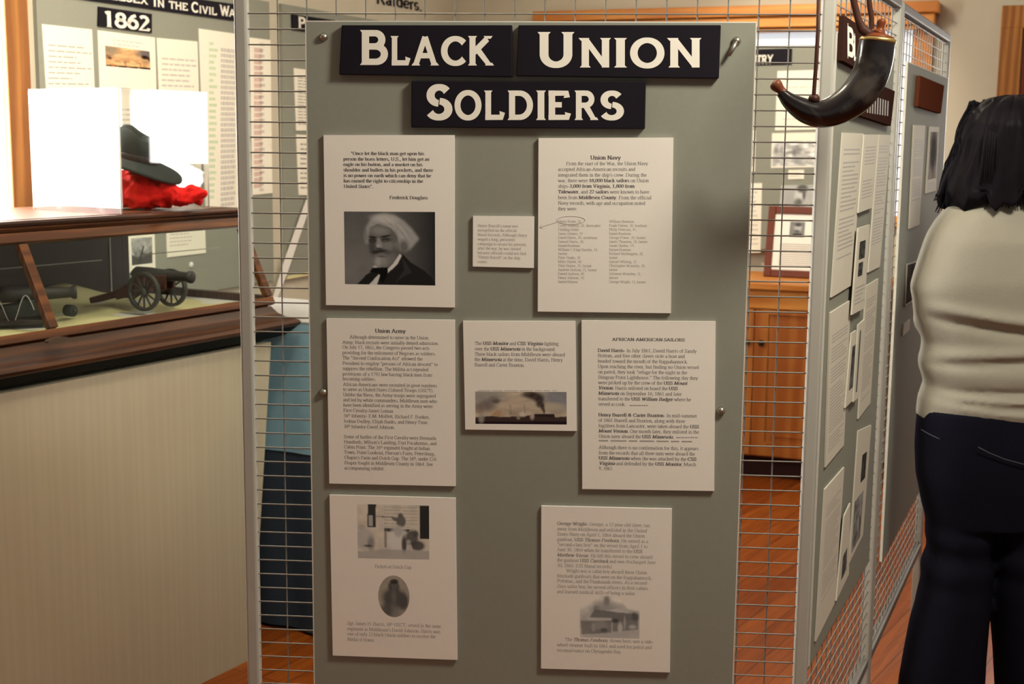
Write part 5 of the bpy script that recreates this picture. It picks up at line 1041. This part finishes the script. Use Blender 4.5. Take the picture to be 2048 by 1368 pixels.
for sg in (-1, 1):
    S_ = np.array([cx_+sg*.105, YP, pz(478)]); E_ = np.array([cx_+sg*.148, YP+.02, pz(640)]); W_ = np.array([cx_+sg*.06, YP+.195, 1.17])
    cap(mb, S_, E_, .034, .032); cap(mb, E_, W_, .034, .024)
    hd_ = (W_-E_)/np.linalg.norm(W_-E_); sd_ = np.array([0, 0, 1.]); sd_ = sd_-hd_*(sd_@hd_); sd_ /= np.linalg.norm(sd_); pn_ = np.cross(hd_, sd_)*sg
    pc = W_+hd_*.05; cap(mb, W_+hd_*.012, pc+hd_*.03, .022, .024)
    for j, (o_, l_) in enumerate(((.030, .065), (.010, .074), (-.010, .069), (-.029, .054))):
        b0 = pc+hd_*.028+sd_*o_*.8; b1 = b0+hd_*l_*.5+pn_*.004; b2 = b1+hd_*l_*.32+pn_*.018; b3 = b2+hd_*l_*.1+pn_*.02; cap(mb, b0, b1, .0088, .0082); cap(mb, b1, b2, .0082, .0075); cap(mb, b2, b3, .0075, .0065)
    t0 = W_+hd_*.03+sd_*.016; t1 = t0+hd_*.024+sd_*.026+pn_*.012; t2 = t1+hd_*.028+sd_*.006+pn_*.012; cap(mb, t0, t1, .0105, .0098); cap(mb, t1, t2, .0098, .008)
LX = (pxx(1905, 1200), pxx(2048, 1200))
for sg, lx in zip((-1, 1), LX): cap(mb, (lx-sg*.012, YP, .88), (lx, YP, .48), .058, .048); cap(mb, (lx, YP, .48), (lx+sg*.01, YP-.005, .09), .046, .034); cap(mb, (lx+sg*.01, YP-.01, .045), (lx+sg*.02, YP+.15, .035), .03, .026)
o = mb.build('body', M['skin'], per_, True, fix=False); remesh(o, .0065, 3)
# cream top
SLc = [(386, 1962), (392, 1940), (402, 1922), (420, 1894), (440, 1876), (465, 1861), (490, 1851), (530, 1838), (560, 1829), (578, 1825), (600, 1829), (625, 1831), (645, 1836), (665, 1842), (682, 1848), (700, 1846), (718, 1841), (735, 1841), (752, 1847), (766, 1852), (778, 1847), (795, 1841), (815, 1838), (834, 1836)]
rb_ = [(386, .045), (402, .065), (430, .09), (480, .115), (560, .125), (640, .115), (690, .108), (740, .118), (770, .112), (800, .118), (834, .118)]
mb = MB(); rs = []
ys = list(np.linspace(386, 834, 75))
for y in ys:
    xl = interp(SLc, y); cxp = 2006-8*(y-386)/450; rx = pxx(cxp, y)-pxx(xl, y); ry = interp(rb_, y)
    r0 = ringpts(pxx(cxp, y), YP, pz(y), rx, ry, ry+.01, 72)
    out = []
    for k, (x, yy, z) in enumerate(r0):
        t = 2*math.pi*k/72; back = max(0, -math.sin(t)); u = math.cos(t)
        f = .007*math.exp(-((y-632-26*u)/11)**2)-.008*math.exp(-((y-652-24*u)/9)**2)+.006*math.exp(-((y-694+10*u)/10)**2)-.006*math.exp(-((y-712+10*u)/8)**2)+.005*math.exp(-((y-786+8*u*u)/7)**2)-.007*math.exp(-((y-770+6*u)/6)**2)+.004*math.exp(-((y-812-14*u)/7)**2)-.004*math.exp(-((y-800-14*u)/5)**2)
        out.append((x, yy-f*back*2.0, z+(.006*math.sin(3*t+.6) if y > 820 else 0)))
    rs.append(out)
mb.rings(rs)
for sg in (-1, 1):
    S_ = np.array([cx_+sg*.105, YP, pz(482)]); E_ = np.array([cx_+sg*.147, YP+.02, pz(640)]); W_ = np.array([cx_+sg*.072, YP+.172, 1.167]); cap(mb, S_, E_, .050, .045); cap(mb, E_, W_, .046, .034)
o = mb.build('cream_top', M['shirt'], per_, True, fix=False); remesh(o, .0065, 4)
# jeans
mb = MB(); rs = []
for y in np.linspace(812, 1040, 24):
    xl = interp([(812, 1842), (835, 1837), (895, 1833), (950, 1835), (975, 1840), (1000, 1846), (1040, 1856)], y); rx = pxx(1977, y)-pxx(xl, y); rs.append(ringpts(pxx(1977, y), YP, pz(y), rx, .118+.012*math.sin((y-812)/228*math.pi), .10, 48, 2.5))
mb.rings(rs)
LEG = [(960, 1838, 1975), (1000, 1846, 1977), (1030, 1850, 1978), (1060, 1860, 1978), (1105, 1853, 1978), (1168, 1844, 1977), (1216, 1834, 1974), (1242, 1825, 1971), (1306, 1812, 1966), (1368, 1801, 1963), (1450, 1794, 1958), (1600, 1786, 1955), (1690, 1783, 1956)]
for mir in (0, 1):
    rs = []
    for y in np.linspace(960, 1676, 56):
        a = np.interp(y, [l[0] for l in LEG], [l[1] for l in LEG]); b = np.interp(y, [l[0] for l in LEG], [l[2] for l in LEG])
        if mir: a, b = 3957-b, 3957-a
        rx = (pxx(b, y)-pxx(a, y))/2; kn = .006*math.sin(y*.09+mir*2)*math.exp(-((y-1090)/70)**2)
        rs.append(ringpts(pxx((a+b)/2, y), YP+.0, max(pz(y), .03), rx+kn, min(.105, .085+rx*.2)+kn, .095, 40, 2.2))
    mb.rings(rs)
o = mb.build('jeans', M['jean'], per_, True, fix=False); remesh(o, .0065, 4)
jy = lambda x, y, d: np.array([pxx(x, y), YP-d, pz(y)])
MB().tube([jy(x, y, d) for x, y, d in ((1916, 868, .136), (1935, 878, .1375), (1965, 890, .139), (2000, 899, .1395), (2040, 901, .138))], .0012, 6).build('yoke_seam', M['thread'], per_, True)
MB().tube([jy(x, y, d) for x, y, d in ((1834.5, 855, .03), (1840, 857, .065), (1853, 861, .0935))], .0013, 6).build('pocket_seam', M['thread'], per_, True)
for sg, lx in zip((-1, 1), LX): MB().hexa([np.array([lx+sg*.015+a, YP+b, z]) for z in (0, .05) for a, b in ((-.045, -.07), (.045, -.07), (.045, .19), (-.045, .19))]).build('shoe', M['shoe'], per_, bevel=.018)
# hair
HL = [(190, 2010), (194, 1990), (203, 1968), (220, 1948), (245, 1932), (275, 1921), (300, 1918), (325, 1912), (350, 1902), (375, 1896), (395, 1894), (408, 1900)]
mb = MB(); rs = []
for y in np.linspace(190, 402, 40):
    xl = interp(HL, y); cp = 2024; rx = pxx(cp, y)-pxx(xl, y); ry = min(.118, .03+rx*.85); rs.append([(x+.003*math.sin(k*1.7+y*.05), yy+.004*math.sin(k*2.3), z-(.012*(math.sin(k*.9)+math.sin(k*2.1)) if y > 385 else 0)) for k, (x, yy, z) in enumerate(ringpts(pxx(cp, y), YP+.005, pz(y), rx, ry, ry*.72, 64, 2.1))])
mb.rings(rs)
rr = random.Random(3)
def lock(pts, r0, r1):
    sp = spline([(a, b, d) for a, b, d in pts], 4); mb.tube([np.array([pxx(a, b), YP+d, pz(b)]) for a, b, d in sp], list(np.linspace(r0, r1, len(sp))), 6)
for i in range(60):   # locks falling over the left side and lower edge
    t = rr.random(); x0 = 1960+rr.uniform(-15, 60); xe = 1887+rr.uniform(-4, 46); ye = 412+rr.uniform(-26, 20)-(xe-1887)*.6
    lock([(x0, 206+rr.uniform(-6, 10), .02), (1944+rr.uniform(-14, 20), 262, .02+rr.uniform(-.05, .05)), (1918+rr.uniform(-8, 26), 330, .04+rr.uniform(-.03, .04)), (xe, ye, .05+rr.uniform(-.03, .03))], .004, .0012)
for i in range(90):
    xe = rr.uniform(1935, 2110); d = -.10+.00025*abs(xe-2020); xt = 2024+(xe-2024)*.5
    lock([(xt, 200, -.03), (xt+(xe-xt)*.7, 260, d*.98), (xe, 340, d-.008), (xe+rr.uniform(-5, 5), 402+rr.uniform(-10, 12), d+.006)], .0055, .0016)
for a in range(9): lock([(1935+rr.uniform(-8, 12), 300, .02), (1916+rr.uniform(-10, 12), 345, .03), (1897+rr.uniform(-9, 16), 388, .035), (1889+rr.uniform(-5, 18), 424-rr.uniform(0, 14), .04)], .015, .004)
for a in ((1958, 218, 1925, 250, 1916, 300), (1966, 210, 1928, 236, 1917, 276), (1950, 225, 1922, 262, 1914, 312), (1925, 262, 1908, 305, 1897, 330)):
    lock([(a[0], a[1], 0), (a[2], a[3], .0), (a[4], a[5], .01)], .0014, .0007)
mb.build('hair', M['hair'], per_, True, fix=False)
